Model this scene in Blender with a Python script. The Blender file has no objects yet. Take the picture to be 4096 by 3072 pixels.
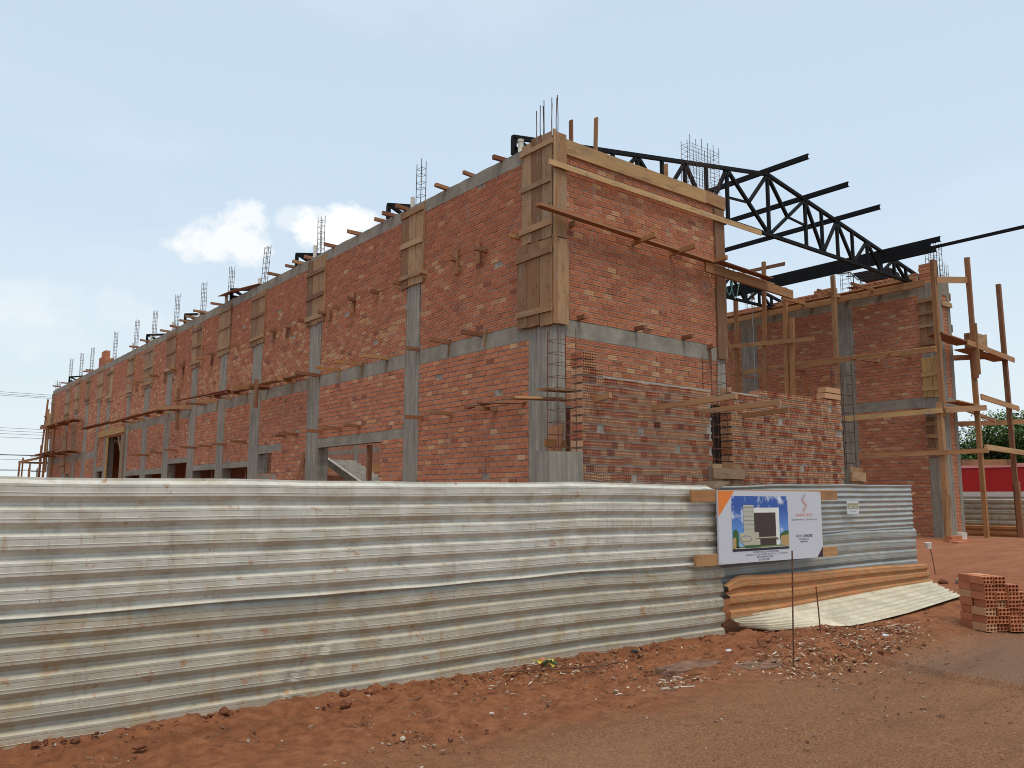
import bpy, bmesh, math, random
import numpy as np
from mathutils import Vector, Matrix, noise as mnoise
R = math.radians
rng = random.Random(7)
nrg = np.random.default_rng(7)
scene = bpy.context.scene
COL = scene.collection

# ------------------------------------------------------------------ camera
YAW, PITCH, ROLL = R(38.3865), R(7.79), R(0.2358)
fw = Vector((math.sin(YAW)*math.cos(PITCH), math.cos(YAW)*math.cos(PITCH), math.sin(PITCH)))
rt = Vector((math.cos(YAW), -math.sin(YAW), 0))
up = rt.cross(fw)
rt2 = rt*math.cos(ROLL) + up*math.sin(ROLL)
up2 = -rt*math.sin(ROLL) + up*math.cos(ROLL)
cam = bpy.data.cameras.new('camera'); camo = bpy.data.objects.new('camera', cam); COL.objects.link(camo)
cam.sensor_width = 36; cam.lens = 36*3296.34/4096; cam.clip_start = .05; cam.clip_end = 3000
camo.matrix_world = Matrix((( rt2.x, up2.x, -fw.x, 0), (rt2.y, up2.y, -fw.y, 0), (rt2.z, up2.z, -fw.z, 1.65), (0,0,0,1)))
scene.camera = camo

# ------------------------------------------------------------------ light
SUN_EL, SUN_AZ = R(68), R(250)      # azimuth the light comes from, measured from +X towards +Y
sd = Vector((math.cos(SUN_EL)*math.cos(SUN_AZ), math.cos(SUN_EL)*math.sin(SUN_AZ), math.sin(SUN_EL)))
sun = bpy.data.lights.new('sun', 'SUN'); suno = bpy.data.objects.new('sun', sun); COL.objects.link(suno)
sun.energy = 2.0; sun.angle = R(30); sun.color = (1, .90, .74)
suno.rotation_euler = (-sd).to_track_quat('-Z', 'Y').to_euler(); suno.location = sd*100
vs = scene.view_settings
vs.view_transform = 'Standard'; vs.look = 'None'; vs.gamma = 1; vs.use_curve_mapping = False; vs.exposure = 0.34
scene.cycles.filter_width = 1.0

W = bpy.data.worlds.new('World'); scene.world = W; W.use_nodes = True
nt = W.node_tree; nt.nodes.clear()
def wn(t, **k):
    n = nt.nodes.new(t)
    for a, b in k.items(): setattr(n, a, b)
    return n
def wl(a, b): nt.links.new(a, b)
sky = wn('ShaderNodeTexSky', sky_type='NISHITA', sun_disc=False, sun_elevation=SUN_EL, sun_rotation=R(90)-SUN_AZ)
sky.air_density = 1.0; sky.dust_density = 2.5; sky.ozone_density = 1.6; sky.altitude = 200
tc = wn('ShaderNodeTexCoord')
sx = wn('ShaderNodeSeparateXYZ'); wl(tc.outputs['Generated'], sx.inputs[0])
def wm(op, a, b=None, c=None, clamp=False):
    n = wn('ShaderNodeMath', operation=op, use_clamp=clamp)
    for i, v in enumerate((a, b, c)):
        if v is None: continue
        if isinstance(v, (int, float)): n.inputs[i].default_value = v
        else: wl(v, n.inputs[i])
    return n.outputs[0]
def wmix(f, a, b):
    n = wn('ShaderNodeMix', data_type='RGBA')
    for s, v in ((n.inputs[0], f), (n.inputs[6], a), (n.inputs[7], b)):
        if isinstance(v, (int, float)): s.default_value = v
        elif isinstance(v, tuple): s.default_value = v
        else: wl(v, s)
    return n.outputs[2]
def wdot(v):
    n = wn('ShaderNodeVectorMath', operation='DOT_PRODUCT'); wl(tc.outputs['Generated'], n.inputs[0]); n.inputs[1].default_value = v
    return n.outputs['Value']
# hazy veil over the whole sky, thicker near the horizon
el = sx.outputs[2]
veil = wm('SUBTRACT', 1.0, wm('MULTIPLY', el, 0.28), clamp=True)
SKYS = 0.1
hor = wmix(wm('SUBTRACT', 1.0, wm('MULTIPLY', el, 3.2), clamp=True), (5.2, 6.35, 7.5, 1), (6.6, 7.25, 7.4, 1))
base = wmix(veil, sky.outputs[0], hor)
# thin cirrus everywhere
nz = wn('ShaderNodeTexNoise'); nz.inputs['Scale'].default_value = 2.2; nz.inputs['Detail'].default_value = 6; nz.inputs['Roughness'].default_value = .6
mp = wn('ShaderNodeMapping'); mp.inputs['Scale'].default_value = (1, 1, 3.2); wl(tc.outputs['Generated'], mp.inputs[0]); wl(mp.outputs[0], nz.inputs[0])
cir = wm('MULTIPLY', wm('SUBTRACT', nz.outputs['Fac'], .5, clamp=True), 1.1, clamp=True)
base = wmix(cir, base, (6.9, 7.3, 7.7, 1))
# cumulus puffs
nz2 = wn('ShaderNodeTexNoise'); nz2.inputs['Scale'].default_value = 17; nz2.inputs['Detail'].default_value = 7; nz2.inputs['Roughness'].default_value = .58
wl(tc.outputs['Generated'], nz2.inputs[0])
def puff(px, py, w, h, dens, k=2.6):
    global base
    d = (fw + rt2*((px-2048)/3296.34) - up2*((py-1536)/3296.34)).normalized()
    r_ = d.cross(Vector((0, 0, 1))).normalized(); u_ = r_.cross(d)
    a = wm('DIVIDE', wdot(r_), w); b = wm('DIVIDE', wdot(u_), h)
    # flat base: stretch the lower half
    dist = wm('ADD', wm('MULTIPLY', a, a), wm('MULTIPLY', b, b))
    m = wm('SUBTRACT', wm('ADD', wm('MULTIPLY', nz2.outputs['Fac'], k), .15 - k*.5 + .55), dist)
    m = wm('MULTIPLY', wm('MULTIPLY', m, 2.6, clamp=True), dens)
    front = wm('GREATER_THAN', wdot(d), 0.5)
    base = wmix(wm('MULTIPLY', m, front), base, (8.3, 8.35, 8.3, 1))
puff(880, 960, .07, .038, .75); puff(980, 860, .04, .03, .7); puff(1330, 920, .06, .045, .95); puff(1160, 880, .03, .02, .4)
puff(250, 1230, .14, .035, .16); puff(60, 1290, .12, .05, .14); puff(-1500, 900, .12, .06, .8); puff(5600, 1000, .14, .05, .7); puff(6800, 700, .1, .05, .6)
bg = wn('ShaderNodeBackground'); wl(base, bg.inputs[0]); bg.inputs[1].default_value = SKYS
out = wn('ShaderNodeOutputWorld'); wl(bg.outputs[0], out.inputs[0])

# ------------------------------------------------------------------ materials
MATS = {}
class NT:
    def __init__(s, name):
        s.m = bpy.data.materials.new(name); s.m.use_nodes = True; s.t = s.m.node_tree
        s.b = s.t.nodes['Principled BSDF']; MATS[name] = s.m
        s.b.inputs['Specular IOR Level'].default_value = .3
    def n(s, t, **k):
        x = s.t.nodes.new(t)
        for a, b in k.items(): setattr(x, a, b)
        return x
    def set(s, sock, v):
        if hasattr(v, 'links') or isinstance(v, bpy.types.NodeSocket): s.t.links.new(v, sock)
        elif isinstance(v, tuple) and len(v) == 3 and sock.type == 'RGBA': sock.default_value = (*v, 1)
        else: sock.default_value = v
    def attr(s, name): return s.n('ShaderNodeAttribute', attribute_name=name)
    def noise(s, vec, scale, detail=4, rough=.55, dist=0):
        x = s.n('ShaderNodeTexNoise'); x.inputs['Scale'].default_value = scale; x.inputs['Detail'].default_value = detail
        x.inputs['Roughness'].default_value = rough; x.inputs['Distortion'].default_value = dist
        if vec is not None: s.t.links.new(vec, x.inputs['Vector'])
        return x.outputs['Fac']
    def map(s, vec, scale):
        x = s.n('ShaderNodeMapping'); x.inputs['Scale'].default_value = scale; s.t.links.new(vec, x.inputs[0]); return x.outputs[0]
    def math(s, op, a, b=None, clamp=False):
        x = s.n('ShaderNodeMath', operation=op, use_clamp=clamp); s.set(x.inputs[0], a)
        if b is not None: s.set(x.inputs[1], b)
        return x.outputs[0]
    def mix(s, f, a, b, mode='MIX'):
        x = s.n('ShaderNodeMix', data_type='RGBA', blend_type=mode); s.set(x.inputs[0], f); s.set(x.inputs[6], a); s.set(x.inputs[7], b)
        return x.outputs[2]
    def ramp(s, f, stops, interp='LINEAR'):
        x = s.n('ShaderNodeValToRGB'); x.color_ramp.interpolation = interp
        e = x.color_ramp.elements
        while len(e) < len(stops): e.new(.5)
        for i, (p, c) in enumerate(stops):
            e[i].position = p; e[i].color = (*c, 1) if len(c) == 3 else c
        s.t.links.new(f, x.inputs[0]); return x.outputs[0]
    def step(s, f, lo, hi):
        x = s.n('ShaderNodeMapRange', interpolation_type='SMOOTHSTEP'); s.set(x.inputs[0], f); x.inputs[1].default_value = lo; x.inputs[2].default_value = hi
        return x.outputs[0]
    def bump(s, h, strength, dist=.02):
        x = s.n('ShaderNodeBump'); x.inputs['Strength'].default_value = strength; x.inputs['Distance'].default_value = dist
        s.t.links.new(h, x.inputs['Height']); s.t.links.new(x.outputs[0], s.b.inputs['Normal'])
    def col(s, c, rough=.8, metal=0):
        s.set(s.b.inputs['Base Color'], c); s.set(s.b.inputs['Roughness'], rough); s.set(s.b.inputs['Metallic'], metal); return s.m
    def geo(s): return s.n('ShaderNodeNewGeometry').outputs['Position']

def simple(name, c, rough=.7, metal=0, var=.25, scale=6):
    m = NT(name); p = m.geo(); f = m.noise(p, scale, 5)
    dark = tuple(x*(1-var) for x in c); light = tuple(min(1, x*(1+var)) for x in c)
    return m.col(m.ramp(f, [(.3, dark), (.7, light)]), rough, metal)

MORTAR = (.30, .275, .235)
def brickmat(name, stainlim, stops):
    m = NT(name); p = m.geo(); t = m.attr('tone').outputs['Fac']
    c = m.ramp(t, stops)
    c = m.mix(m.math('MULTIPLY', m.noise(p, 9, 5, .65), .30), c, (.19, .085, .05), 'MIX')
    c = m.mix(m.math('MULTIPLY', m.step(m.noise(p, 46, 4, .6), .42, .75), .16), c, (.60, .33, .19))
    # smeared mortar and drips with shapes of their own
    s1 = m.step(m.noise(m.map(p, (2.6, 2.6, .55)), 3.2, 6, .62, .3), stainlim, stainlim+.10)
    s2 = m.step(m.noise(p, 13, 5, .7), .60, .68)
    c = m.mix(m.math('MULTIPLY', m.math('MAXIMUM', m.math('MULTIPLY', s1, .55), m.math('MULTIPLY', s2, .5)), .85), c, MORTAR)
    m.bump(m.noise(p, 60, 4), .35, .006)
    return m.col(c, .88)
stopsA = [(0, (.22, .064, .036)), (.08, (.36, .115, .058)), (.40, (.465, .160, .078)), (.70, (.52, .20, .10)), (.76, (.54, .24, .112)), (1, (.58, .35, .185))]
brickmat('brick', .60, stopsA)
brickmat('stack_brick', .75, [(0, (.30, .09, .045)), (.3, (.50, .17, .075)), (.45, (.53, .20, .09)), (.6, (.55, .32, .17)), (1, (.6, .4, .22))])
brickmat('hollow_brick', .66, [(0, (.13, .042, .032)), (.12, (.29, .07, .036)), (.34, (.40, .13, .062)), (.5, (.45, .21, .11)), (1, (.53, .32, .18))])
m = NT('mortar'); p = m.geo()
c = m.ramp(m.noise(p, 7, 6, .65), [(.3, (.19, .172, .145)), (.52, MORTAR), (.72, (.41, .38, .33))])
m.bump(m.noise(p, 35, 6, .7), .9, .02); m.col(c, .95)
# concrete with board marks and vertical streaks
m = NT('concrete'); p = m.geo()
f1 = m.noise(m.map(p, (7, 7, .5)), 2.2, 6, .6); f2 = m.noise(p, 3.1, 6, .62); f3 = m.noise(p, 40, 4, .6)
c = m.ramp(f1, [(.28, (.15, .135, .112)), (.5, (.255, .233, .192)), (.72, (.37, .34, .285))])
c = m.mix(m.step(f2, .35, .7), c, m.mix(.5, c, (.20, .185, .16)))
c = m.mix(m.math('MULTIPLY', m.step(f3, .62, .72), .6), c, (.09, .085, .08))
m.bump(m.math('ADD', m.math('MULTIPLY', f1, 1.4), f3), .5, .012); m.col(c, .93)
m = NT('beam_concrete'); p = m.geo()
f2 = m.noise(p, 2.6, 6, .62); f3 = m.noise(p, 40, 4, .6)
c = m.ramp(f2, [(.28, (.165, .15, .122)), (.5, (.24, .22, .18)), (.75, (.33, .305, .255))])
c = m.mix(m.math('MULTIPLY', m.step(f3, .66, .74), .5), c, (.1, .095, .09))
m.bump(f3, .5, .01); m.col(c, .93)

def woodmat(name, stops, dirt=.5):
    m = NT(name); lc = m.attr('lc').outputs['Vector']; oi = m.n('ShaderNodeObjectInfo').outputs['Random']
    g = m.noise(m.map(lc, (1.2, 26, 26)), 1, 5, .6, .6)
    b = m.noise(m.map(lc, (.9, 4, 4)), 1.3, 4, .6)
    tone = m.math('FRACT', m.math('ADD', m.attr('tone').outputs['Fac'], oi))
    c = m.ramp(tone, stops)
    c = m.mix(m.math('MULTIPLY', m.step(g, .35, .75), .42), c, m.mix(.6, c, (.07, .035, .018)))
    c = m.mix(m.math('MULTIPLY', m.step(b, .50, .70), dirt), c, (.19, .115, .065))
    c = m.mix(m.math('MULTIPLY', m.step(m.noise(m.map(lc, (1.6, 7, 7)), 1, 5, .7), .53, .66), dirt*1.1), c, (.25, .215, .175))
    c = m.mix(m.math('MULTIPLY', m.step(m.noise(m.map(lc, (1.1, 5, 5)), 2.1, 5, .7), .54, .64), dirt*.9), c, (.13, .062, .03))
    kn = m.noise(m.map(lc, (5, 18, 18)), 1, 2); c = m.mix(m.math('MULTIPLY', m.step(kn, .73, .78), .8), c, (.04, .025, .018))
    m.bump(g, .3, .006); m.col(c, .8)
woodmat('form_wood', [(0, (.17, .085, .042)), (.18, (.30, .165, .08)), (.4, (.40, .245, .125)), (.58, (.24, .16, .10)), (.72, (.43, .28, .15)), (.86, (.30, .15, .065)), (1, (.16, .08, .042))])
woodmat('red_wood', [(0, (.19, .075, .037)), (.5, (.27, .115, .056)), (1, (.34, .165, .08))], .35)
woodmat('scaffold_wood', [(0, (.27, .125, .05)), (.35, (.37, .185, .075)), (.7, (.40, .22, .10)), (1, (.28, .15, .075))], .4)
woodmat('pale_wood', [(0, (.42, .26, .115)), (.5, (.47, .30, .14)), (1, (.50, .34, .17))], .45)
woodmat('yellow_wood', [(0, (.44, .27, .10)), (1, (.50, .33, .14))], .35)
m = NT('black_steel'); p = m.geo(); m.col(m.ramp(m.noise(p, 5, 4), [(.3, (.004, .004, .005)), (.8, (.010, .009, .010))]), .6); m.b.inputs['Specular IOR Level'].default_value = .15
m = NT('rebar'); p = m.geo(); m.col(m.ramp(m.noise(p, 8, 4), [(.35, (.055, .05, .05)), (.7, (.15, .07, .04))]), .75, .3)
m = NT('rusty_rebar'); p = m.geo(); m.col(m.ramp(m.noise(p, 8, 4), [(.35, (.07, .03, .02)), (.7, (.19, .075, .04))]), .85)
simple('pvc', (.62, .60, .52), .5)
simple('pale_concrete', (.42, .40, .36), .9)
simple('nails_and_slot_shade', (.016, .012, .010), .9)  # near-black, for the form nails and the painted shade in the slot
simple('dark_iron', (.045, .047, .052), .55)

def galv(name, base, rust, rustlim, rough=.44, metal=.75, warm=.35):
    m = NT(name); p = m.geo(); lc = m.attr('lc').outputs['Vector']
    f = m.noise(m.map(p, (1.1, 1, 3)), 2.2, 6, .6); f2 = m.noise(p, 5, 6, .65); f3 = m.noise(m.map(p, (9, 9, .9)), 1.2, 5, .6); fine = m.noise(m.map(p, (2, 2, 10)), 9, 5, .6)
    c = m.mix(m.step(f, .3, .7), tuple(x*.86 for x in base), tuple(min(1, x*1.14) for x in base))
    c = m.mix(m.math('MULTIPLY', m.step(f2, .45, .68), warm), c, (.38, .30, .18))
    c = m.mix(m.math('MULTIPLY', m.step(fine, .58, .75), .3), c, (.2, .18, .15))
    run = m.step(m.noise(m.map(p, (6, 6, .7)), 1.6, 6, .7), .54, .70); c = m.mix(m.math('MULTIPLY', run, .35), c, (.21, .16, .10))
    scr = m.step(m.noise(m.map(p, (30, 30, 7)), 1, 3, .7), .68, .72); c = m.mix(m.math('MULTIPLY', scr, .55), c, (.09, .075, .06))
    rs = m.math('MAXIMUM', m.math('MULTIPLY', m.step(f3, rustlim+.02, rustlim+.16), .55), m.math('MULTIPLY', m.step(m.noise(p, 7.5, 5, .7), rustlim+.01, rustlim+.09), .75))
    c = m.mix(rs, c, rust)
    # soil splashed up along the lower edge of the sheets
    z = m.n('ShaderNodeSeparateXYZ'); m.t.links.new(lc, z.inputs[0])
    low = m.math('MULTIPLY', m.step(m.math('ADD', z.outputs[2], m.math('MULTIPLY', f2, .22)), .26, .08), .6)
    c = m.mix(low, c, (.40, .26, .16))
    rr = m.math('ADD', m.math('MULTIPLY', f2, .25), rough-.1)
    m.bump(m.noise(m.map(p, (1, 1, 1)), 3.5, 4, .5), .12, .03)
    m.col(c, rr, m.math('MULTIPLY', m.math('SUBTRACT', 1, m.math('MAXIMUM', rs, low)), metal))
galv('galvanised', (.53, .52, .465), (.36, .17, .07), .60, .42, .12, .45)
galv('galvanised_dirty', (.43, .405, .335), (.36, .19, .09), .58, .46, .12, .8)
galv('galvanised_blue', (.33, .345, .335), (.33, .18, .08), .64, .40, .3, .4)
galv('rust_sheet', (.40, .20, .085), (.42, .15, .05), .50, .6, .25, .3)
galv('pale_sheet', (.53, .48, .37), (.5, .3, .15), .66, .55, .25, .4)

# ------------------------------------------------------------------ helpers
def tag(o, label, cat, group=None):
    o['label'] = label; o['category'] = cat; o['kind'] = 'thing'
    if group: o['group'] = group
    return o
def struct(o): o['kind'] = 'structure'; return o
def thing(name, label, cat, loc=(0, 0, 0), group=None):
    o = bpy.data.objects.new(name, None); COL.objects.link(o); o.location = loc; o.empty_display_size = .2
    return tag(o, label, cat, group)
def wloc(o):
    v = Vector((0, 0, 0))
    while o is not None: v += Vector(o.location); o = o.parent
    return v
class MB:
    def __init__(s): s.v = []; s.f = []; s.lc = []; s.t = []; s.smooth = False
    def raw(s, v, f, lc=None, tone=None):
        b = len(s.v); s.v += [tuple(x) for x in v]; s.f += [tuple(i+b for i in q) for q in f]
        s.lc += [tuple(x) for x in (lc if lc is not None else v)]
        t = rng.random() if tone is None else tone
        s.t += [t]*len(f); return s
    def box(s, c, size, rot=None, tone=None, jit=0):
        c = Vector(c); off = Vector((rng.uniform(0, 50), rng.uniform(0, 50), rng.uniform(0, 50)))
        ax = max(range(3), key=lambda i: size[i]); order = [ax]+[i for i in range(3) if i != ax]
        v = []; lc = []
        for i in range(8):
            l = Vector(((i & 1)-.5, (i >> 1 & 1)-.5, (i >> 2 & 1)-.5)); l = Vector((l.x*size[0], l.y*size[1], l.z*size[2]))
            if jit: l += Vector((rng.uniform(-jit, jit), rng.uniform(-jit, jit), rng.uniform(-jit, jit)))
            lc.append(Vector([l[k] for k in order])+off); v.append(c+(rot @ l if rot else l))
        return s.raw(v, [(0, 2, 3, 1), (4, 5, 7, 6), (0, 1, 5, 4), (2, 6, 7, 3), (0, 4, 6, 2), (1, 3, 7, 5)], lc, tone)
    def span(s, a, b, tone=None, jit=0):
        a, b = Vector(a), Vector(b); return s.box((a+b)/2, [abs(b[i]-a[i]) for i in range(3)], None, tone, jit)
    def bar(s, p, q, w, h, tone=None, jit=0):   # w across, h up
        p, q = Vector(p), Vector(q); d = q-p; L = d.length; x = d/L
        ref = Vector((0, 0, 1)) if abs(x.z) < .95 else Vector((0, 1, 0))
        y = ref.cross(x).normalized(); z = x.cross(y)
        return s.box((p+q)/2, (L, w, h), Matrix((x, y, z)).transposed(), tone, jit)
    def tube(s, pts, r, n=6, tone=None):
        pts = [Vector(p) for p in pts]; v = []; f = []; rs = r if isinstance(r, (list, tuple)) else [r]*len(pts)
        for i, p in enumerate(pts):
            d = (pts[min(i+1, len(pts)-1)]-pts[max(i-1, 0)]).normalized(); ref = Vector((0, 0, 1)) if abs(d.z) < .9 else Vector((1, 0, 0))
            a = ref.cross(d).normalized(); b = d.cross(a)
            for k in range(n):
                t = 2*math.pi*k/n; v.append(p+(a*math.cos(t)+b*math.sin(t))*rs[i])
        for i in range(len(pts)-1):
            for k in range(n): f.append((i*n+k, i*n+(k+1) % n, (i+1)*n+(k+1) % n, (i+1)*n+k))
        f.append(tuple(range(n-1, -1, -1))); f.append(tuple((len(pts)-1)*n+k for k in range(n)))
        return s.raw(v, f, None, tone)
    def build(s, name, mat, parent=None, smooth=False):
        o0 = wloc(parent) if parent else Vector((0, 0, 0))
        if parent is None and s.v:      # origin at the base centre
            a = np.array(s.v); o0 = Vector(((a[:, 0].min()+a[:, 0].max())/2, (a[:, 1].min()+a[:, 1].max())/2, a[:, 2].min()))
        me = bpy.data.meshes.new(name); me.from_pydata([tuple(Vector(x)-o0) for x in s.v], [], s.f)
        finish(me, np.array(s.lc, dtype=np.float32), np.array(s.t, dtype=np.float32), mat, smooth)
        o = bpy.data.objects.new(name, me); COL.objects.link(o)
        if parent: o.parent = parent
        else: o.location = o0
        return o
def finish(me, lc, tone, mat, smooth=False):
    if lc is not None: a = me.attributes.new('lc', 'FLOAT_VECTOR', 'POINT'); a.data.foreach_set('vector', lc.ravel())
    if tone is not None: a = me.attributes.new('tone', 'FLOAT', 'FACE'); a.data.foreach_set('value', tone)
    me.materials.append(MATS[mat])
    if smooth: me.polygons.foreach_set('use_smooth', [True]*len(me.polygons))
    me.update()
ORD = ['zeroth', 'first', 'second', 'third', 'fourth', 'fifth', 'sixth', 'seventh', 'eighth', 'ninth', 'tenth', 'eleventh', 'twelfth', 'thirteenth', 'fourteenth', 'fifteenth', 'sixteenth', 'seventeenth', 'eighteenth', 'nineteenth', 'twentieth', 'twenty-first', 'twenty-second', 'twenty-third', 'twenty-fourth', 'twenty-fifth']
def ss(a, b, x):
    t = np.clip((x-a)/(b-a), 0, 1); return t*t*(3-2*t)

# ------------------------------------------------------------------ ground
def gz(x, y):
    x = np.asarray(x, float); y = np.asarray(y, float)
    z = .28*ss(8.6, 14, x)*ss(3.4, 6.3, y)*(1-.0*x) + .22*ss(13, 25, x)*ss(4.5, 10.5, y)
    z = z - .35*ss(27.5, 30.5, x)*ss(4.5, 10.5, y)
    z = z + .035*np.exp(-((y-6.42)/.16)**2)*ss(30, 0, x)*(x < 9)
    z = z + .10*np.exp(-(((x-9.0)/.75)**2+((y-5.55)/.42)**2)) + .07*np.exp(-(((x-8.1)/.5)**2+((y-5.2)/.25)**2)) + .05*np.exp(-(((x-9.9)/.5)**2+((y-5.1)/.3)**2))
    xe = 8.34+.05*np.sin(y*3.1)+.03*np.sin(y*11+1)+.12*np.maximum(0, y-3.6)
    z = z - .055*(x < xe)*ss(5.2, 4.7, y)*ss(6.0, 7.6, x)
    return z
def axis(fine0, fine1, step, far, grow=1.25):
    a = list(np.arange(fine0, fine1+1e-6, step)); s = step; x = fine1
    while x < far: s *= grow; x += s; a.append(x)
    s = step; x = fine0; b = []
    while x > -far: s *= grow; x -= s; b.append(x)
    return np.array(b[::-1]+a)
gx = axis(.3, 16.0, .035, 900); gy = axis(1.9, 7.2, .035, 900)
GX, GY = np.meshgrid(gx, gy, indexing='ij')
GZ = gz(GX, GY)
def vnoise(X, Y, s, seed):
    a = np.zeros_like(X); r = np.random.default_rng(seed)
    for k in range(14):
        th = r.uniform(0, 2*math.pi); w = s*r.uniform(.6, 1.7); a += np.sin((X*np.cos(th)+Y*np.sin(th))*w+r.uniform(0, 6.28))
    return a/14**.5
near = ((GX > -1) & (GX < 17) & (GY > 1) & (GY < 8))
dirt = ss(4.4, 5.3, GY+.35*vnoise(GX, GY, 1.6, 3)) * ss(11.5, 9.5, GX)          # loose soil by the fence, smoother drive elsewhere
GZ = GZ + near*(.004+.014*dirt)*(vnoise(GX, GY, 9, 1)+.7*vnoise(GX, GY, 23, 2)) + near*.012*vnoise(GX, GY, 2.3, 5)
rr = np.random.default_rng(4).normal(0, 1, GX.shape)
GZ = GZ + near*(.002+.006*dirt)*rr
nx, ny = GX.shape
V = np.stack([GX, GY, GZ], -1).reshape(-1, 3)
ii, jj = np.meshgrid(np.arange(nx-1), np.arange(ny-1), indexing='ij'); q = (ii*ny+jj).ravel()
F = np.stack([q, q+ny, q+ny+1, q+1], -1)
def np_mesh(name, V, F):
    me = bpy.data.meshes.new(name); k = F.shape[1]
    me.vertices.add(len(V)); me.vertices.foreach_set('co', V.astype(np.float32).ravel())
    me.loops.add(F.size); me.loops.foreach_set('vertex_index', F.ravel().astype(np.int32))
    me.polygons.add(len(F)); me.polygons.foreach_set('loop_start', np.arange(0, F.size, k, dtype=np.int32))
    me.polygons.foreach_set('loop_total', np.full(len(F), k, dtype=np.int32))
    me.update(calc_edges=True); me.polygons.foreach_set('use_smooth', np.zeros(len(F), dtype=bool)); return me
m = NT('soil'); p = m.geo()
sp = m.n('ShaderNodeSeparateXYZ'); m.t.links.new(p, sp.inputs[0])
n1 = m.noise(p, 1.1, 6, .6); n2 = m.noise(p, 7, 6, .65); n3 = m.noise(p, 60, 5, .7); n4 = m.noise(p, 170, 3, .6)
red = m.ramp(n2, [(.28, (.145, .051, .023)), (.5, (.255, .099, .045)), (.75, (.36, .155, .075))])
grit = m.ramp(n3, [(.30, (.085, .040, .020)), (.5, (.235, .120, .062)), (.70, (.42, .245, .135))])
road = m.step(m.math('ADD', sp.outputs[1], m.math('MULTIPLY', n1, 1.8)), 6.1, 5.0)      # trodden gravelly roadside
road = m.math('MULTIPLY', road, .8)
c = m.mix(road, red, grit)
asp = m.math('MULTIPLY', m.step(m.math('ADD', sp.outputs[0], m.math('MULTIPLY', n2, .2)), 8.3, 8.55), m.step(m.math('ADD', sp.outputs[1], m.math('MULTIPLY', n2, 1.0)), 5.3, 4.4))
c = m.mix(m.math('MULTIPLY', asp, .65), c, m.ramp(n3, [(.3, (.13, .078, .056)), (.7, (.27, .17, .122))]))
far = m.math('MULTIPLY', m.step(sp.outputs[0], 10.5, 15), m.step(sp.outputs[1], 4.6, 6.5))
c = m.mix(m.math('MULTIPLY', far, .7), c, m.ramp(m.noise(m.map(p, (.5, 3, 1)), 1.3, 5, .6), [(.3, (.26, .10, .052)), (.7, (.38, .165, .09))]))
c = m.mix(m.math('MULTIPLY', m.step(n4, .66, .74), .55), c, (.36, .25, .17))
band = m.noise(m.map(p, (.35, 1.6, 1)), 1.2, 5, .6, .4)
c = m.mix(m.math('MULTIPLY', m.step(band, .5, .68), .28), c, (.10, .048, .027)); c = m.mix(m.math('MULTIPLY', m.step(band, .47, .30), .25), c, (.33, .17, .10))
m.bump(m.math('ADD', m.math('ADD', n3, m.math('MULTIPLY', n4, .6)), m.math('MULTIPLY', m.noise(p, 19, 6, .7), 1.8)), .9, .016); m.col(c, .95); m.b.inputs['Specular IOR Level'].default_value = .15
me = np_mesh('ground', V, F); me.materials.append(MATS['soil'])
me.polygons.foreach_set('use_smooth', [True]*len(me.polygons))
go = bpy.data.objects.new('ground', me); COL.objects.link(go); struct(go)

# ------------------------------------------------------------------ bricks
def grooved():
    g = .012
    prof = [(0, .045), (0, 0), (.30, 0), (.31, -g), (.365, -g), (.375, 0), (.625, 0), (.635, -g), (.69, -g), (.70, 0), (1, 0), (1, .045)]
    # n: positive = inwards (+Y), the face looks to -Y
    prof = [(w, (n if n > 0 else -n)) for w, n in prof]
    v = []; f = []
    for u in (0, 1):
        for w, n in prof: v.append((u, n, w))
    k = len(prof)
    for i in range(k-1): f.append((i, k+i, k+i+1, i+1))
    b = len(v)
    for u in (0, 1): v += [(u, .045, 0), (u, 0, 0), (u, 0, 1), (u, .045, 1)]
    f.append((b, b+1, b+2, b+3)); f.append((b+7, b+6, b+5, b+4))
    return np.array(v), np.array(f)
def plainb():
    e = .01; b = .003
    v = [(0, .045, 0), (1, .045, 0), (1, .045, 1), (0, .045, 1), (0, b, 0), (1, b, 0), (1, b, 1), (0, b, 1), (e, 0, .03), (1-e, 0, .03), (1-e, 0, .97), (e, 0, .97)]
    f = [(8, 9, 10, 11), (4, 5, 9, 8), (6, 7, 11, 10), (7, 4, 8, 11), (5, 6, 10, 9), (0, 1, 5, 4), (2, 3, 7, 6), (3, 0, 4, 7), (1, 2, 6, 5)]
    return np.array(v), np.array(f)
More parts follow.
